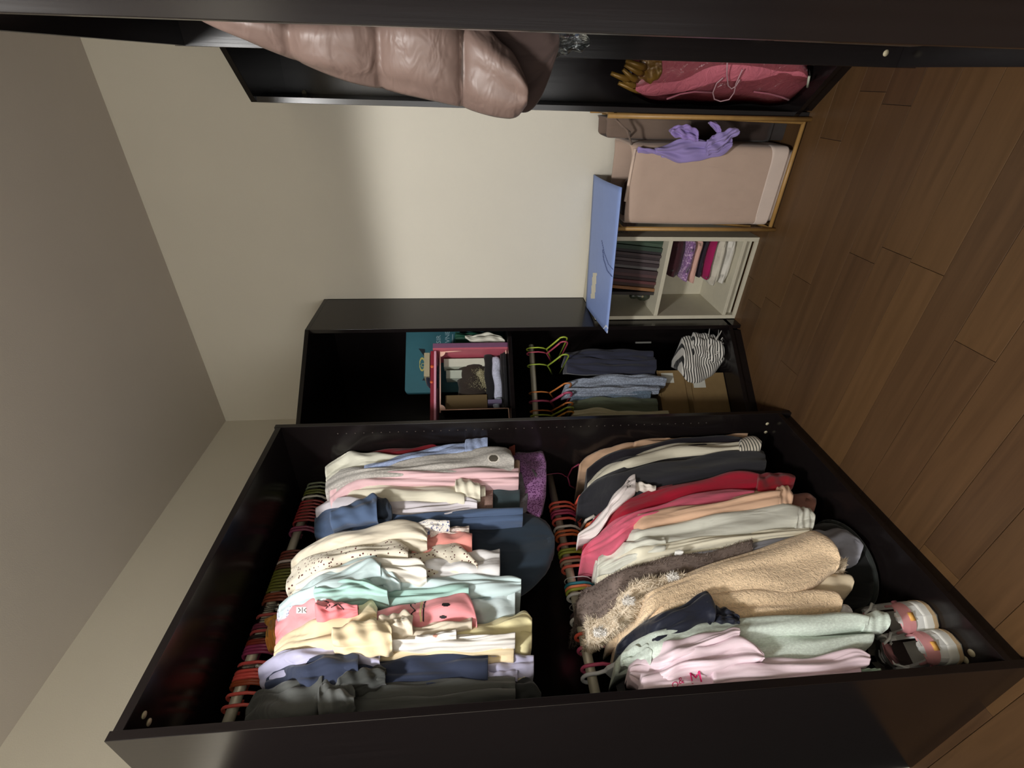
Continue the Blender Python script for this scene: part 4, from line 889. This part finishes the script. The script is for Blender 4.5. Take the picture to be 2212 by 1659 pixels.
thing('fleece_ball','fluffy cream fleece bundle in the middle of the crate','cloth',[Part('body',fl_,cm),Part('fur',fur_on(fl_,2500,.012,12,droop=0,wd=.0016),cm,kind='stuff'),Part('dark_side',cyl2(.345,.515,1.275,.215,.075,.08,0,7),FB('dark_brown_plush',(48,40,34)))])
thing('carton','brown card box in the left part of the crate','box',[Part('b',slab2(.287,.352,.14,.25,1.215,1.408),plain('kraft',(98,80,48),.8),smooth=False,bevel=.001)])
thing('booklet','thin booklet with a lilac cover beside the brown card box','book',[Part('b',slab2(.30,.318,.11,.22,1.150,1.213),plain('lilac_cover',(108,98,128),.6),smooth=False),])
# pink folders lying on the crate and one standing at its right
RB = plain('pink_cover',(212,150,170),.55); RD = plain('red_cover',(128,28,44),.5); VI = plain('violet_cover',(116,74,104),.55)
thing('folder','pink flat folder lying on top of the crate','folder',[Part('cover',MB().frame(O2+Z3*1.444,E2,N2,Z3,(.205,.545),(.07,.25),(0,.010)),RB,bevel=.001,smooth=False)])
thing('folder','dark red folder with orange spots above the pink one on the crate','folder',[Part('cover',MB().frame(O2+Z3*1.4505,E2,N2,Z3,(.205,.552),(.085,.25),(.004,.021)),RD,bevel=.002,smooth=False),
   Part('orange_spot',MB().disc(O2+E2*.475+N2*.0848+Z3*1.464,-N2,.008,10,.0008),plain('orange_spot',(206,92,48),.6)),Part('orange_spot',MB().disc(O2+E2*.40+N2*.0848+Z3*1.466,-N2,.007,10,.0008),plain('orange_spot_2',(206,92,48),.6))])
thing('notebook','beige notebook with a dark cloth over it, topmost on the crate','book',[Part('cover',MB().frame(O2+Z3*1.475,E2,N2,Z3,(.43,.545),(.09,.22),(0,.026)),plain('beige_cover',(160,150,122),.6),bevel=.001,smooth=False),
   Part('cloth',lobe([(922,800,832),(934,792,836),(946,790,838)],xf=0,L=.08,at=lambda p,q,o: A2(p,q,.10+o),depth=N2,hollow=0),FB('ink_cloth',(34,36,52)))])
thing('box','upright violet and red box along the right side of the crate','box',[Part('body',MB().frame(O2+Z3*sh2,E2,N2,Z3,(.562,.585),(.075,.25),(0,.345)),VI,bevel=.001,smooth=False),Part('front',MB().frame(O2+Z3*sh2,E2,N2,Z3,(.554,.562),(.075,.25),(0,.345)),plain('rose_red_cover',(190,92,108),.5),bevel=.001,smooth=False)])

# ------------------------------------------------------------------ corner wardrobe: hanging trousers and the floor of it
def T2(name,label,cat,mat,d,lobes,group=None):
    thing(name,label,cat,[Part(n_,lobe(st,xf=0,at=lambda p,q,o,dd=d+(off or 0): A2(p,q,dd+o),depth=N2,pad=4,**k),mm or mat) for n_,st,k,mm,off in lobes],group)
T2('trousers','dark navy trousers on the left-most lime hangers, corner wardrobe','trousers',FB('dark_navy_twill',(44,46,62),.5),.14,[
  ('leg',[(1222,762,780),(1260,754,784),(1310,752,800),(1360,754,806),(1412,758,802)],dict(L=.14,fold=.3),None,0),
  ('leg',[(1226,770,800),(1280,772,806),(1340,774,806),(1416,770,805)],dict(L=.14,fold=.3),None,-.015)])
T2('jeans','washed light grey jeans with crumpled hems, corner wardrobe','trousers',FB('grey_denim',(124,132,146),.9,heather=.9),.11,[
  ('leg',[(1222,828,846),(1262,816,844),(1310,806,840),(1360,805,838),(1410,806,834),(1437,810,832)],dict(L=.16,fold=.35),None,0),
  ('leg',[(1222,838,852),(1290,832,852),(1360,832,848),(1424,832,844)],dict(L=.14,fold=.3),None,-.02)])
T2('jeans','blue jeans between the light grey and the olive trousers, corner wardrobe','trousers',FB('blue_denim',(84,98,112),.8,heather=.8),.10,[
  ('leg',[(1236,856,868),(1290,846,866),(1360,843,860),(1405,842,856)],dict(L=.16,fold=.3),None,0)])
T2('trousers','olive green trousers, corner wardrobe','trousers',FB('olive_twill',(94,102,84),.5),.09,[
  ('leg',[(1236,866,884),(1300,856,886),(1370,858,886),(1420,862,888)],dict(L=.18,fold=.35),None,0)])
T2('trousers','cream trousers nearest the side panel, corner wardrobe','trousers',FB('cream_twill',(196,190,160),.5),.07,[
  ('leg',[(1240,888,900),(1290,882,898),(1320,886,898),(1380,889,897),(1444,888,896)],dict(L=.18,fold=.35),None,0)])
def hang2(px, py, d, c, label, group=None, r=.0035):
    P = A2(px,py,d); z = .985; mb = MB(); s_ = (P-O2)@E2
    o0 = O2+E2*s_+N2*.2
    mb.tube([o0+N2*(.021)+Z3*(z-.012)]+[o0+N2*(-.0205*math.sin(a))+Z3*(z+.004+.0205*math.cos(a)) for a in np.linspace(-1.5,1.5,9)]+[o0-N2*.024+Z3*(z-.03),o0-N2*.016+Z3*(z-.055),o0+Z3*(z-.075)], r, 8)
    mb.tube([o0-N2*.13+Z3*(z-.118),o0-N2*.05+Z3*(z-.093),o0+Z3*(z-.075),o0+N2*.05+Z3*(z-.093),o0+N2*.13+Z3*(z-.118)], r*1.2, 8)
    mb.tube([o0-N2*.13+Z3*(z-.118)]+[o0-N2*(.13+.018*math.sin(a))+Z3*(z-.136+.018*math.cos(a)) for a in np.linspace(.3,2.8,6)]+[o0-N2*.12+Z3*(z-.156),o0+N2*.12+Z3*(z-.156)], r*1.1, 8)
    thing('hanger',label,'hanger',[Part('h',mb,hmat(c))],'hangers in the corner wardrobe')
LIME = (168,186,64)
hang2(1205,735,.09,LIME,'lime hanger farthest right in the corner wardrobe, empty'); hang2(1215,772,.09,(150,170,60),'lime hanger of the dark navy trousers'); hang2(1200,750,.12,(176,72,92),'raspberry hanger between the two lime ones, corner wardrobe')
hang2(1210,832,.08,(196,120,60),'orange hanger of the light grey jeans'); hang2(1212,852,.08,(176,74,104),'raspberry pink hanger of the blue jeans, corner wardrobe',None,.005)
hang2(1222,872,.07,(204,122,58),'orange hanger beside the lime one nearest the side panel'); hang2(1228,882,.07,LIME,'lime hanger of the olive trousers'); hang2(1232,890,.06,(206,140,52),'amber hanger of the cream trousers')
KR = plain('cardboard',(128,104,66),.85,var=.12); LB = plain('label_paper',(196,196,186),.7)
def carton2(s0,s1,d0,d1,z0,z1,label,lab,flap):
    thing('cardboard_box',label,'box',[Part('body',slab2(s0,s1,d0,d1,z0,z1),KR,smooth=False,bevel=.002),Part('flap',MB().frame(O2+Z3*(z1+.001),E2,N2,Z3,(s0,s1),(d0-.004,(d0+d1)/2-.004),(0,.004)),KR,smooth=False),
      Part('shipping_label',MB().frame(O2,E2,N2,Z3,(lab[0],lab[1]),(d0-.0012,d0-.0002),(lab[2],lab[3])),LB,smooth=False,label='white printed label')])
carton2(.10,.46,.16,.34,.245,.375,'cardboard box with a white label, upper of two under the jeans',(.395,.445,.30,.36),1)
carton2(.10,.43,.12,.34,.064,.238,'cardboard box with a white label, lower of two under the jeans',(.355,.41,.165,.225),1)
T2('scarf','black and white striped knitted scarf with fringe, bottom of the corner wardrobe','scarf',FB('striped_knit',(206,202,194),.5,pat='stripe',pc=(14,14,16),psize=27),.09,[
  ('fold',[(1476,724,800),(1492,722,818),(1515,730,818),(1540,742,806),(1562,752,782)],dict(L=.16,fold=.3,hollow=0),None,0),
  ('fold',[(1500,716,760),(1530,718,765),(1548,722,776),(1562,740,772)],dict(L=.10,fold=.35,hollow=0),None,-.03)])
fr = MB()
for k in range(26):
    P = A2(1545+random.uniform(-20,14),722+random.uniform(-6,22)+k,.075); d_ = np.array([random.gauss(0,.6),random.gauss(0,.6),random.uniform(-1,.2)]); d_ /= np.linalg.norm(d_)
    fr.tube([P,P+d_*.02+E2*.008,P+d_*.04+E2*.022],.0022,5)
ob = [o for o in COL.objects if o.name.startswith('scarf') and not o.parent][-1]
fo = put(Part('fringe',fr,plain('fringe_yarn',(198,194,186),.9),kind='stuff'),tuple(ob.location),ob)
thing('bracket','small pale metal bracket fixed inside the corner wardrobe beside the scarf','bracket',[Part('b',MB().frame(O2,E2,N2,Z3,(.607,.614),(.16,.166),(.385,.465)),plain('pale_metal',(170,170,164),.3,.6),smooth=False)])

# ------------------------------------------------------------------ white two-cube shelf by the back wall
sx0,sx1,sy0,sy1,st_ = .748,1.140,1.553,1.826,.018; ZT = .694; WB = M['white_board']
bx = lambda lo,hi: MB().box(lo,hi)
thing('shelf_unit','small off-white shelf with two compartments, books above and folded clothes below','shelf',[
  Part('side_panel',bx((sx0,sy0,0),(sx0+st_,sy1,ZT)),WB,bevel=.001,smooth=False),Part('side_panel',bx((sx1-st_,sy0,0),(sx1,sy1,ZT)),WB,bevel=.001,smooth=False),
  Part('top_board',bx((sx0+st_,sy0,ZT-.018),(sx1-st_,sy1,ZT)),WB,bevel=.001,smooth=False),Part('shelf_board',bx((sx0+st_,sy0+.002,.392),(sx1-st_,sy1,.410)),WB,bevel=.001,smooth=False),
  Part('bottom_board',bx((sx0+st_,sy0+.002,.052),(sx1-st_,sy1,.068)),WB,bevel=.001,smooth=False),Part('plinth',bx((sx0+st_,sy0+.03,.012),(sx1-st_,sy0+.044,.052)),WB,smooth=False),
  Part('front_strip',bx((sx0+st_,sy0,.0),(sx1-st_,sy0+.012,.014)),WB,smooth=False),Part('back_panel',bx((sx0+st_,sy1-.006,.068),(sx1-st_,sy1-.002,ZT-.018)),WB,smooth=False)])
bcol = [(30,44,34),(38,58,42),(58,76,60),(42,60,48),(34,30,34),(66,54,56),(44,34,38),(82,72,74),(52,40,44),(96,92,92),(60,44,48),(76,52,54),(48,34,36),(88,48,50),(60,40,36),(134,92,56),(44,38,36)]
bdes = ['black-green','dark green','sage green','bottle green','black','grey-brown','charcoal','ash grey','plum grey','pale grey','mulberry','rosewood','dark brown','brick red','chestnut','orange-brown','coal grey']
x = 1.118
for k,(c,ds) in enumerate(zip(bcol,bdes)):
    th = random.uniform(.012,.019); hh = random.uniform(.23,.285); lean = .10 if k < 16 else .02
    o0 = np.array([x-th,1.60+random.uniform(0,.02),.4105]); up = np.array([math.sin(lean),0,math.cos(lean)]); sd = np.array([math.cos(lean),0,-math.sin(lean)])
    if k == 0: th = .014
    cov = MB().frame(o0,sd,(0,1,0),up,(0,th),(0,.17),(th*math.sin(lean),hh)); pg = MB().frame(o0,sd,(0,1,0),up,(.0015,th-.0015),(.003,.172),(th*math.sin(lean)+.002,hh+.0015))
    thing('book','%s book leaning in the upper compartment of the white shelf'%ds,'book',[Part('cover',cov,plain('book_%d'%k,c,.6),bevel=.001,smooth=False),Part('pages',pg,plain('pages_%d'%k,(120,110,92),.9),smooth=False)],'books in the white shelf')
    x -= th+.0008
    if x < .86: break
thing('figurine','small dark round ornament left of the books in the white shelf','ornament',[Part('body',MB().rings([[(.825+r*math.cos(a),1.66+r*math.sin(a),z) for a in np.linspace(0,2*math.pi,14,endpoint=False)] for z,r in ((.4105,.016),(.43,.026),(.455,.024),(.47,.012),(.482,.016),(.50,.014),(.508,.004))]),plain('dark_ceramic',(46,52,40),.35)),
   Part('eye',MB().disc((.831,1.634,.452),(0,-1,0),.006,10,.002),plain('pale_dot',(150,140,110),.4))])
def folded(x0,x1,y0,y1,z0,z1,seed,sag=0):
    rr = random.Random(seed); R = []; cx,cz = (x0+x1)/2,(z0+z1)/2; a_,b_ = (x1-x0)/2,(z1-z0)/2
    for t in np.linspace(0,1,14):
        y = y0+(y1-y0)*t; e = (1-(1-min(1,t/.16))**2.2)**.5 if t < .16 else 1; e = max(e,.25)
        ring = []
        for u in np.linspace(0,2*math.pi,34,endpoint=False):
            c,s = math.cos(u),math.sin(u); px_ = np.sign(c)*abs(c)**.35; pz = np.sign(s)*abs(s)**.55
            ring.append((cx+a_*px_*(1-.03*(1-e)), y+.003*math.sin(3*u+seed), cz+b_*pz*e+.0025*math.sin(7*px_+seed+4*t)-sag*px_))
        R.append(ring)
    return MB().rings(R)
def fold_thing(z0,z1,x0,x1,yy,mat,label,seed,sag=0,name='folded_towel'):
    thing(name,label,'towel' if 'towel' in name else 'clothes',[Part('f',folded(x0,x1,yy,1.81,z0,z1,seed,sag),mat)],'folded stack in the white shelf')
zz = .0685
stack = [(.050,(206,202,192),'white folded towel, bottom of the stack in the white shelf',.912,1.118,1.585,'folded_towel'),(.046,(196,190,174),'creamy white towel, second from the bottom of the stack',.905,1.118,1.575,'folded_towel'),
  (.030,(150,22,80),'magenta folded garment in the white shelf stack',.930,1.116,1.58,'folded_garment'),(.036,(40,32,44),'dark aubergine folded garment above the magenta one',.935,1.116,1.60,'folded_garment'),(.034,(202,160,146),'peach folded garment in the white shelf stack',.915,1.114,1.58,'folded_garment'),
  (.036,(132,96,142),'purple patterned folded garment with pink and white print',.925,1.112,1.575,'folded_garment'),(.062,(58,26,32),'maroon folded garment on top of the stack in the white shelf',.935,1.108,1.61,'folded_garment')]
for k,(h,c,lb,a,b,yy,nm) in enumerate(stack):
    mt = FB('folded_%d'%k,c,.5) if k != 5 else FB('folded_5',c,.5,pat='floral',pc=(198,170,196),psize=60)
    fold_thing(zz,zz+h,a,b,yy,mt,lb,k+2,0,nm); zz += h*.985

# ------------------------------------------------------------------ laundry hamper
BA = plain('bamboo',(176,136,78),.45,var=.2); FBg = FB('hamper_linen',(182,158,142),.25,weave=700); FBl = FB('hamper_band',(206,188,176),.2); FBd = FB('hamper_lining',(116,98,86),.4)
hx0,hx1,hy0,hy1 = 1.197,1.603,1.468,1.752
pole = lambda a,b,r=.0085: MB().tube([a,b],r,10)
def bag(x0,x1,y0,y1,z0,z1,rc,puff):
    R = []
    for t in np.linspace(0,1,14):
        z = z0+(z1-z0)*t; q = puff*math.sin(math.pi*t); ring = []
        for u in np.linspace(0,2*math.pi,48,endpoint=False):
            c,s = math.cos(u),math.sin(u); ring.append(((x0+x1)/2+((x1-x0)/2+q)*np.sign(c)*abs(c)**.22,(y0+y1)/2+((y1-y0)/2+q*.4)*np.sign(s)*abs(s)**.22,z+.012*math.cos(u)*(t > .95)))
        R.append(ring)
    c = np.mean(R[-1],0)
    for k,dz in ((.97,.004),(.94,0),(.90,-.12),(.88,-.5)): R.append([c+(p-np.mean(R[13],0))*np.array([k,k,1])+Z3*dz for p in R[13]])
    return MB().rings(R)
hp = [Part('pole',pole((hx0,hy0,0),(hx0,hy0,.70)),BA),Part('pole',pole((hx1,hy0,0),(hx1-.006,hy0,.775)),BA),Part('pole',pole((hx0,hy1,0),(hx0,hy1,.672)),BA),Part('pole',pole((hx1,hy1,0),(hx1-.006,hy1,.775)),BA),
  Part('rail',pole((hx1-.004,hy0,.735),(hx1-.004,hy1,.735),.007),BA),Part('rail',pole((hx0,hy0,.655),(hx0,hy1,.665),.007),BA),Part('rail',pole((hx0,hy0+.012,.016),(hx1,hy0+.012,.016),.008),BA),Part('rail',pole((hx1,hy0,.02),(hx1,hy1,.02),.007),BA),Part('rail',pole((hx0,hy0,.02),(hx0,hy1,.02),.007),BA),
  Part('brace',pole((hx1-.012,hy0+.01,.02),(hx1-.012,hy1-.02,.73),.006),BA),Part('brace',pole((hx0+.006,hy0+.02,.10),(hx0+.006,hy1-.02,.70),.006),BA),
  Part('bag',bag(hx0+.012,1.508,1.482,1.735,.036,.652,.03,.004),[FBg]),Part('base_band',bag(hx0+.011,1.509,1.4805,1.7,.034,.094,.03,.0008),FBl,label='paler band along the bottom'),
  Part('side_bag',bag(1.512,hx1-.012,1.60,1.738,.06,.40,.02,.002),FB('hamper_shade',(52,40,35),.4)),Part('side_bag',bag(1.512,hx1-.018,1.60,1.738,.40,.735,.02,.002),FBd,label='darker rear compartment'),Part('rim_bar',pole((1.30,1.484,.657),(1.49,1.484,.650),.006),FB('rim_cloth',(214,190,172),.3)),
  Part('tie',MB().tube([(1.585,1.50,.735),(1.56,1.52,.70),(1.54,1.55,.66),(1.52,1.60,.64)],.004,6).tube([(1.585,1.49,.74),(1.57,1.48,.72),(1.55,1.485,.69),(1.50,1.50,.66)],.004,6),FBd)]
thing('laundry_hamper','beige fabric laundry hamper on a light bamboo frame, purple garment over its corner','hamper',hp)
AY = lambda c: (lambda p,q,o: AT(p,q,1,c+o))
def TY(name,label,cat,y,lobes):
    thing(name,label,cat,[Part(n_,lobe(st,xf=0,at=AY(y+off),depth=(0,1,0),**k),mm) for n_,st,k,mm,off in lobes])
PU = FB('lilac_jersey',(148,132,186),.6); PUd = FB('lilac_shade',(150,128,190),.6)
TY('swimsuit','crumpled lilac garment hanging over the corner of the laundry hamper','clothes',1.455,[
  ('strap',[(1380,318,330),(1400,320,332),(1425,322,336),(1446,322,340)],dict(L=.03,fold=.3,dmax=.012),PU,0),
  ('body',[(1420,318,332),(1448,312,342),(1474,300,354),(1500,300,346),(1530,306,342),(1556,302,336),(1572,296,326),(1580,300,318)],dict(L=.05,fold=.5,dmax=.02,hollow=0),PU,-.012),
  ('body',[(1530,306,334),(1560,288,322),(1582,278,300),(1594,277,294),(1597,282,290)],dict(L=.04,fold=.45,dmax=.018,hollow=.01),PU,-.03),
  ('body',[(1452,276,292),(1470,270,298),(1490,272,304),(1508,284,306)],dict(L=.04,fold=.5,dmax=.018,hollow=.01),PUd,-.02),
  ('body',[(1536,262,272),(1548,264,284),(1556,272,296),(1550,288,304),(1540,294,308)],dict(L=.03,fold=.2,dmax=.014,hollow=0),PUd,-.018)])
TY('clothes','dark brown clothes heaped in the top of the laundry hamper','clothes',1.60,[
  ('heap',[(1345,420,500),(1352,395,505),(1365,390,500),(1380,395,490)],dict(L=.10,fold=.4,hollow=0),FB('dark_brown_heap',(66,48,40)),0)])

# ------------------------------------------------------------------ blue board on top of the white shelf
Bd = [AT(1282,377,2,.713),AT(1342,405,2,.700),AT(1311,720,2,.699),AT(1265,661,2,.702)]
top, bot = [], []
for i in range(13):
    u = i/12; ra, rb = [], []
    for j in range(25):
        v = j/24; P = (Bd[0]*(1-v)+Bd[3]*v)*(1-u)+(Bd[1]*(1-v)+Bd[2]*v)*u
        P = P+Z3*(.010*math.sin(math.pi*u)*(1-.8*v)); ra.append(P); rb.append(P-Z3*.004)
    top.append(ra); bot.append(rb)
bm_ = MB(); V = [p for r in top for p in r]+[p for r in bot for p in r]; Fq = []; nn = 25; o_ = 13*25
for i in range(12):
    for j in range(24): q = i*nn+j; Fq += [(q,q+1,q+nn+1,q+nn),(o_+q,o_+q+nn,o_+q+nn+1,o_+q+1)]
for j in range(24): Fq += [(j,o_+j,o_+j+1,j+1),(12*nn+j,12*nn+j+1,o_+12*nn+j+1,o_+12*nn+j)]
for i in range(12): Fq += [(i*nn,(i+1)*nn,o_+(i+1)*nn,o_+i*nn),(i*nn+24,o_+i*nn+24,o_+(i+1)*nn+24,(i+1)*nn+24)]
bm_.add(V,Fq); BL = plain('cornflower_board',(132,154,208),.5,var=.05)
bp = [Part('board',bm_,BL)]
bp.append(Part('line_print',decal(bp,cells(stroke([(1302,540),(1304,560),(1312,585),(1322,597)],1.1),1285,1335,530,605,1)+cells(stroke([(1300,520),(1305,545),(1314,570),(1324,582)],.8),1285,1335,510,600,1),off=.0008),plain('blue_print',(70,92,150),.6),label='darker blue drawn arcs'))
bp.append(Part('label_strip',decal(bp,cells(lambda x,y: abs(x-(1283-(y-612)*.085)) < 4.4 and 590 < y < 645,1270,1300,585,650,1.5),off=.0008),plain('cream_label',(222,216,196),.6),label='cream label strip'))
bp.append(Part('corner_mark',decal(bp,cells(lambda x,y: 5 < abs(x-1309)+abs(y-712)*.7 < 7.5,1298,1320,700,722,1),off=.0008),plain('white_mark',(226,230,240),.6),label='small white diamond'))
thing('board','glossy cornflower blue board lying on the shelf, overhanging its front','board',bp)

# ------------------------------------------------------------------ right-hand wardrobes: coat, pink bag, odds and ends
CT = plain('taupe_nylon',(128,102,92),.36,var=.10,bumpy=.004)
m_, nt, bs = new_mat('puffer_nylon'); v_ = coords(nt,(1,1,1))
nt.links.new(mixc(nt,noise(nt,v_,8),rgb((128,107,98)),rgb((108,89,82))),bs.inputs['Base Color']); bs.inputs['Roughness'].default_value = .47; bs.inputs['Specular IOR Level'].default_value = .5
n1 = bump(nt,bs,noise(nt,coords(nt,(1,1,1.8)),15,2,.45,.8),.55,.012); bump(nt,bs,noise(nt,v_,45,2),.12,.003,n1); CT = m_
QS = [300,413,622,815,1000,1190]
AC = lambda p,q,o: AT(p,q,1,.70+o)
coat = lobe([(296,2,22),(340,0,30),(413,0,42),(470,0,66),(520,0,88),(570,0,114),(622,0,138),(680,0,156),(740,0,172),(815,0,190),(880,0,206),(940,0,220),(1000,10,234),(1050,50,244),(1085,90,250),(1110,112,252),(1126,140,246),(1138,170,230)],
   xf=0,L=.13,at=AC,depth=(0,1,0),quilts=QS,n=110,nf=21,dmax=.055,fold=.12,hollow=0)
inn_ = lobe([(990,40,190),(1060,44,222),(1110,48,244),(1140,54,240),(1165,60,214),(1188,66,170),(1206,72,112)],xf=0,L=.08,at=lambda p,q,o: AT(p,q,1,.77+o),depth=(0,1,0),hollow=0,fold=.15)
thing('puffer_coat','taupe quilted puffer coat bulging out of the right-hand wardrobe','coat',[Part('quilted_body',coat,CT),Part('lining',inn_,FB('brown_lining',(60,46,42),.4),label='dark brown lining'),
   ])
pl1 = lobe([(1192,68,122),(1215,66,120),(1240,70,112),(1262,74,106),(1270,80,100)],xf=0,L=.05,at=lambda p,q,o: AT(p,q,1,.92+o),depth=(0,1,0),hollow=0,fold=.5)
thing('plastic_sleeve','clear plastic garment sleeve hanging behind the puffer coat','plastic bag',[Part('p',pl1,clear('clear_film',(200,205,205),.5,.25))])
thing('cardboard_sheet','tan cardboard sheet leaning inside the right-hand wardrobe','cardboard',[Part('sheet',MB().frame(np.array([1.805,.985,.0625]),(1,0,0),(0,1,0),(0,0,1),(0,.016),(0,.065),(0,.395)),plain('tan_card',(112,90,66),.8,var=.15),smooth=False,bevel=.001)])
A4l = lambda dd: (lambda p,q,o: A4(p,q,dd+o))
pb = lobe([(1372,150,205),(1400,128,222),(1440,118,231),(1500,112,233),(1560,110,235),(1620,112,237),(1670,116,236),(1710,122,226),(1732,130,205),(1742,142,190)],xf=0,L=.16,at=A4l(.05),depth=N4,hollow=0,fold=.12,dmax=.06,n=44)
m_, nt, bs = new_mat('pink_plush'); v_ = coords(nt)
nt.links.new(mixc(nt,noise(nt,v_,9,3),rgb((200,108,122)),rgb((164,82,98))),bs.inputs['Base Color']); bs.inputs['Roughness'].default_value = .8; bs.inputs['Coat Weight'].default_value = .25; bs.inputs['Coat Roughness'].default_value = .1
bump(nt,bs,noise(nt,v_,22,3,.6,1.0),.7,.012); PKP = m_
st2 = [(1366,146,209),(1400,124,226),(1440,114,234),(1500,108,236),(1560,106,238),(1620,108,240),(1670,112,239),(1712,118,229),(1736,127,208),(1747,140,190)]
film = lobe(st2,xf=0,L=.17,at=A4l(.043),depth=N4,hollow=0,fold=.12,dmax=.06,n=44)
cord = MB().tube([A4(a,b,.036) for a,b in ((1571,134),(1570,160),(1573,185),(1580,192),(1590,186),(1598,172))],.0022,6).tube([A4(a,b,.036) for a,b in ((1604,150),(1590,180),(1586,200),(1575,215),(1556,219),(1543,214),(1540,200),(1548,180),(1562,168))],.0022,6)
thing('pink_bag','pink plush pillow in a clear plastic bag with a thin grey cord, right corner wardrobe','bag',[Part('pillow',pb,PKP),Part('plastic_cover',film,clear('bag_film',(250,240,242),.25,.12),label='clear wrinkled plastic'),
  Part('cord',cord,plain('grey_cord',(176,140,146),.7),label='thin grey cord'),Part('fold_shadow',MB().tube([A4(a,b,.037) for a,b in ((1440,214),(1470,203),(1500,198),(1540,200))],.0028,6).tube([A4(a,b,.037) for a,b in ((1628,198),(1660,202),(1690,210),(1704,216))],.0028,6),FB('fold_shadow_pink',(150,84,98)),label='dark line built as a fold shadow')])  # darker pink tubes put in as the shadows of folds
GO = plain('gold_resin',(140,106,44),.38,.25,var=.25)
gb = lobe([(1372,168,203),(1385,140,206),(1400,132,200),(1415,130,190),(1428,130,172)],xf=0,L=.05,at=A4l(.055),depth=N4,hollow=0,fold=.2,dmax=.03)
gparts = [Part('palm',gb,GO)]
for (a0,b0,a1,b1,a2,b2) in ((1384,196,1362,190,1336,179),(1376,186,1358,180,1342,168),(1376,172,1362,166,1346,150),(1386,158,1372,152,1350,140),(1392,146,1376,140,1352,131),(1362,172,1340,166,1320,158)):
    gparts.append(Part('prong',MB().tube([A4(a0,b0,.06),A4((a0+a1)/2,(b0+b1)/2,.05),A4(a1,b1,.05),A4(a2,b2,.055)],[.012,.011,.009,.006],10),GO))
thing('gold_ornament','golden ornament with finger-like prongs on top of the pink bag','ornament',gparts)
thing('tag','small white tag on the edge of the corner wardrobe below the pink bag','tag',[Part('t',MB().tube([A4(1748,165,.012),A4(1744,188,.012)],.004,6),plain('white_tag',(170,176,160),.6))])
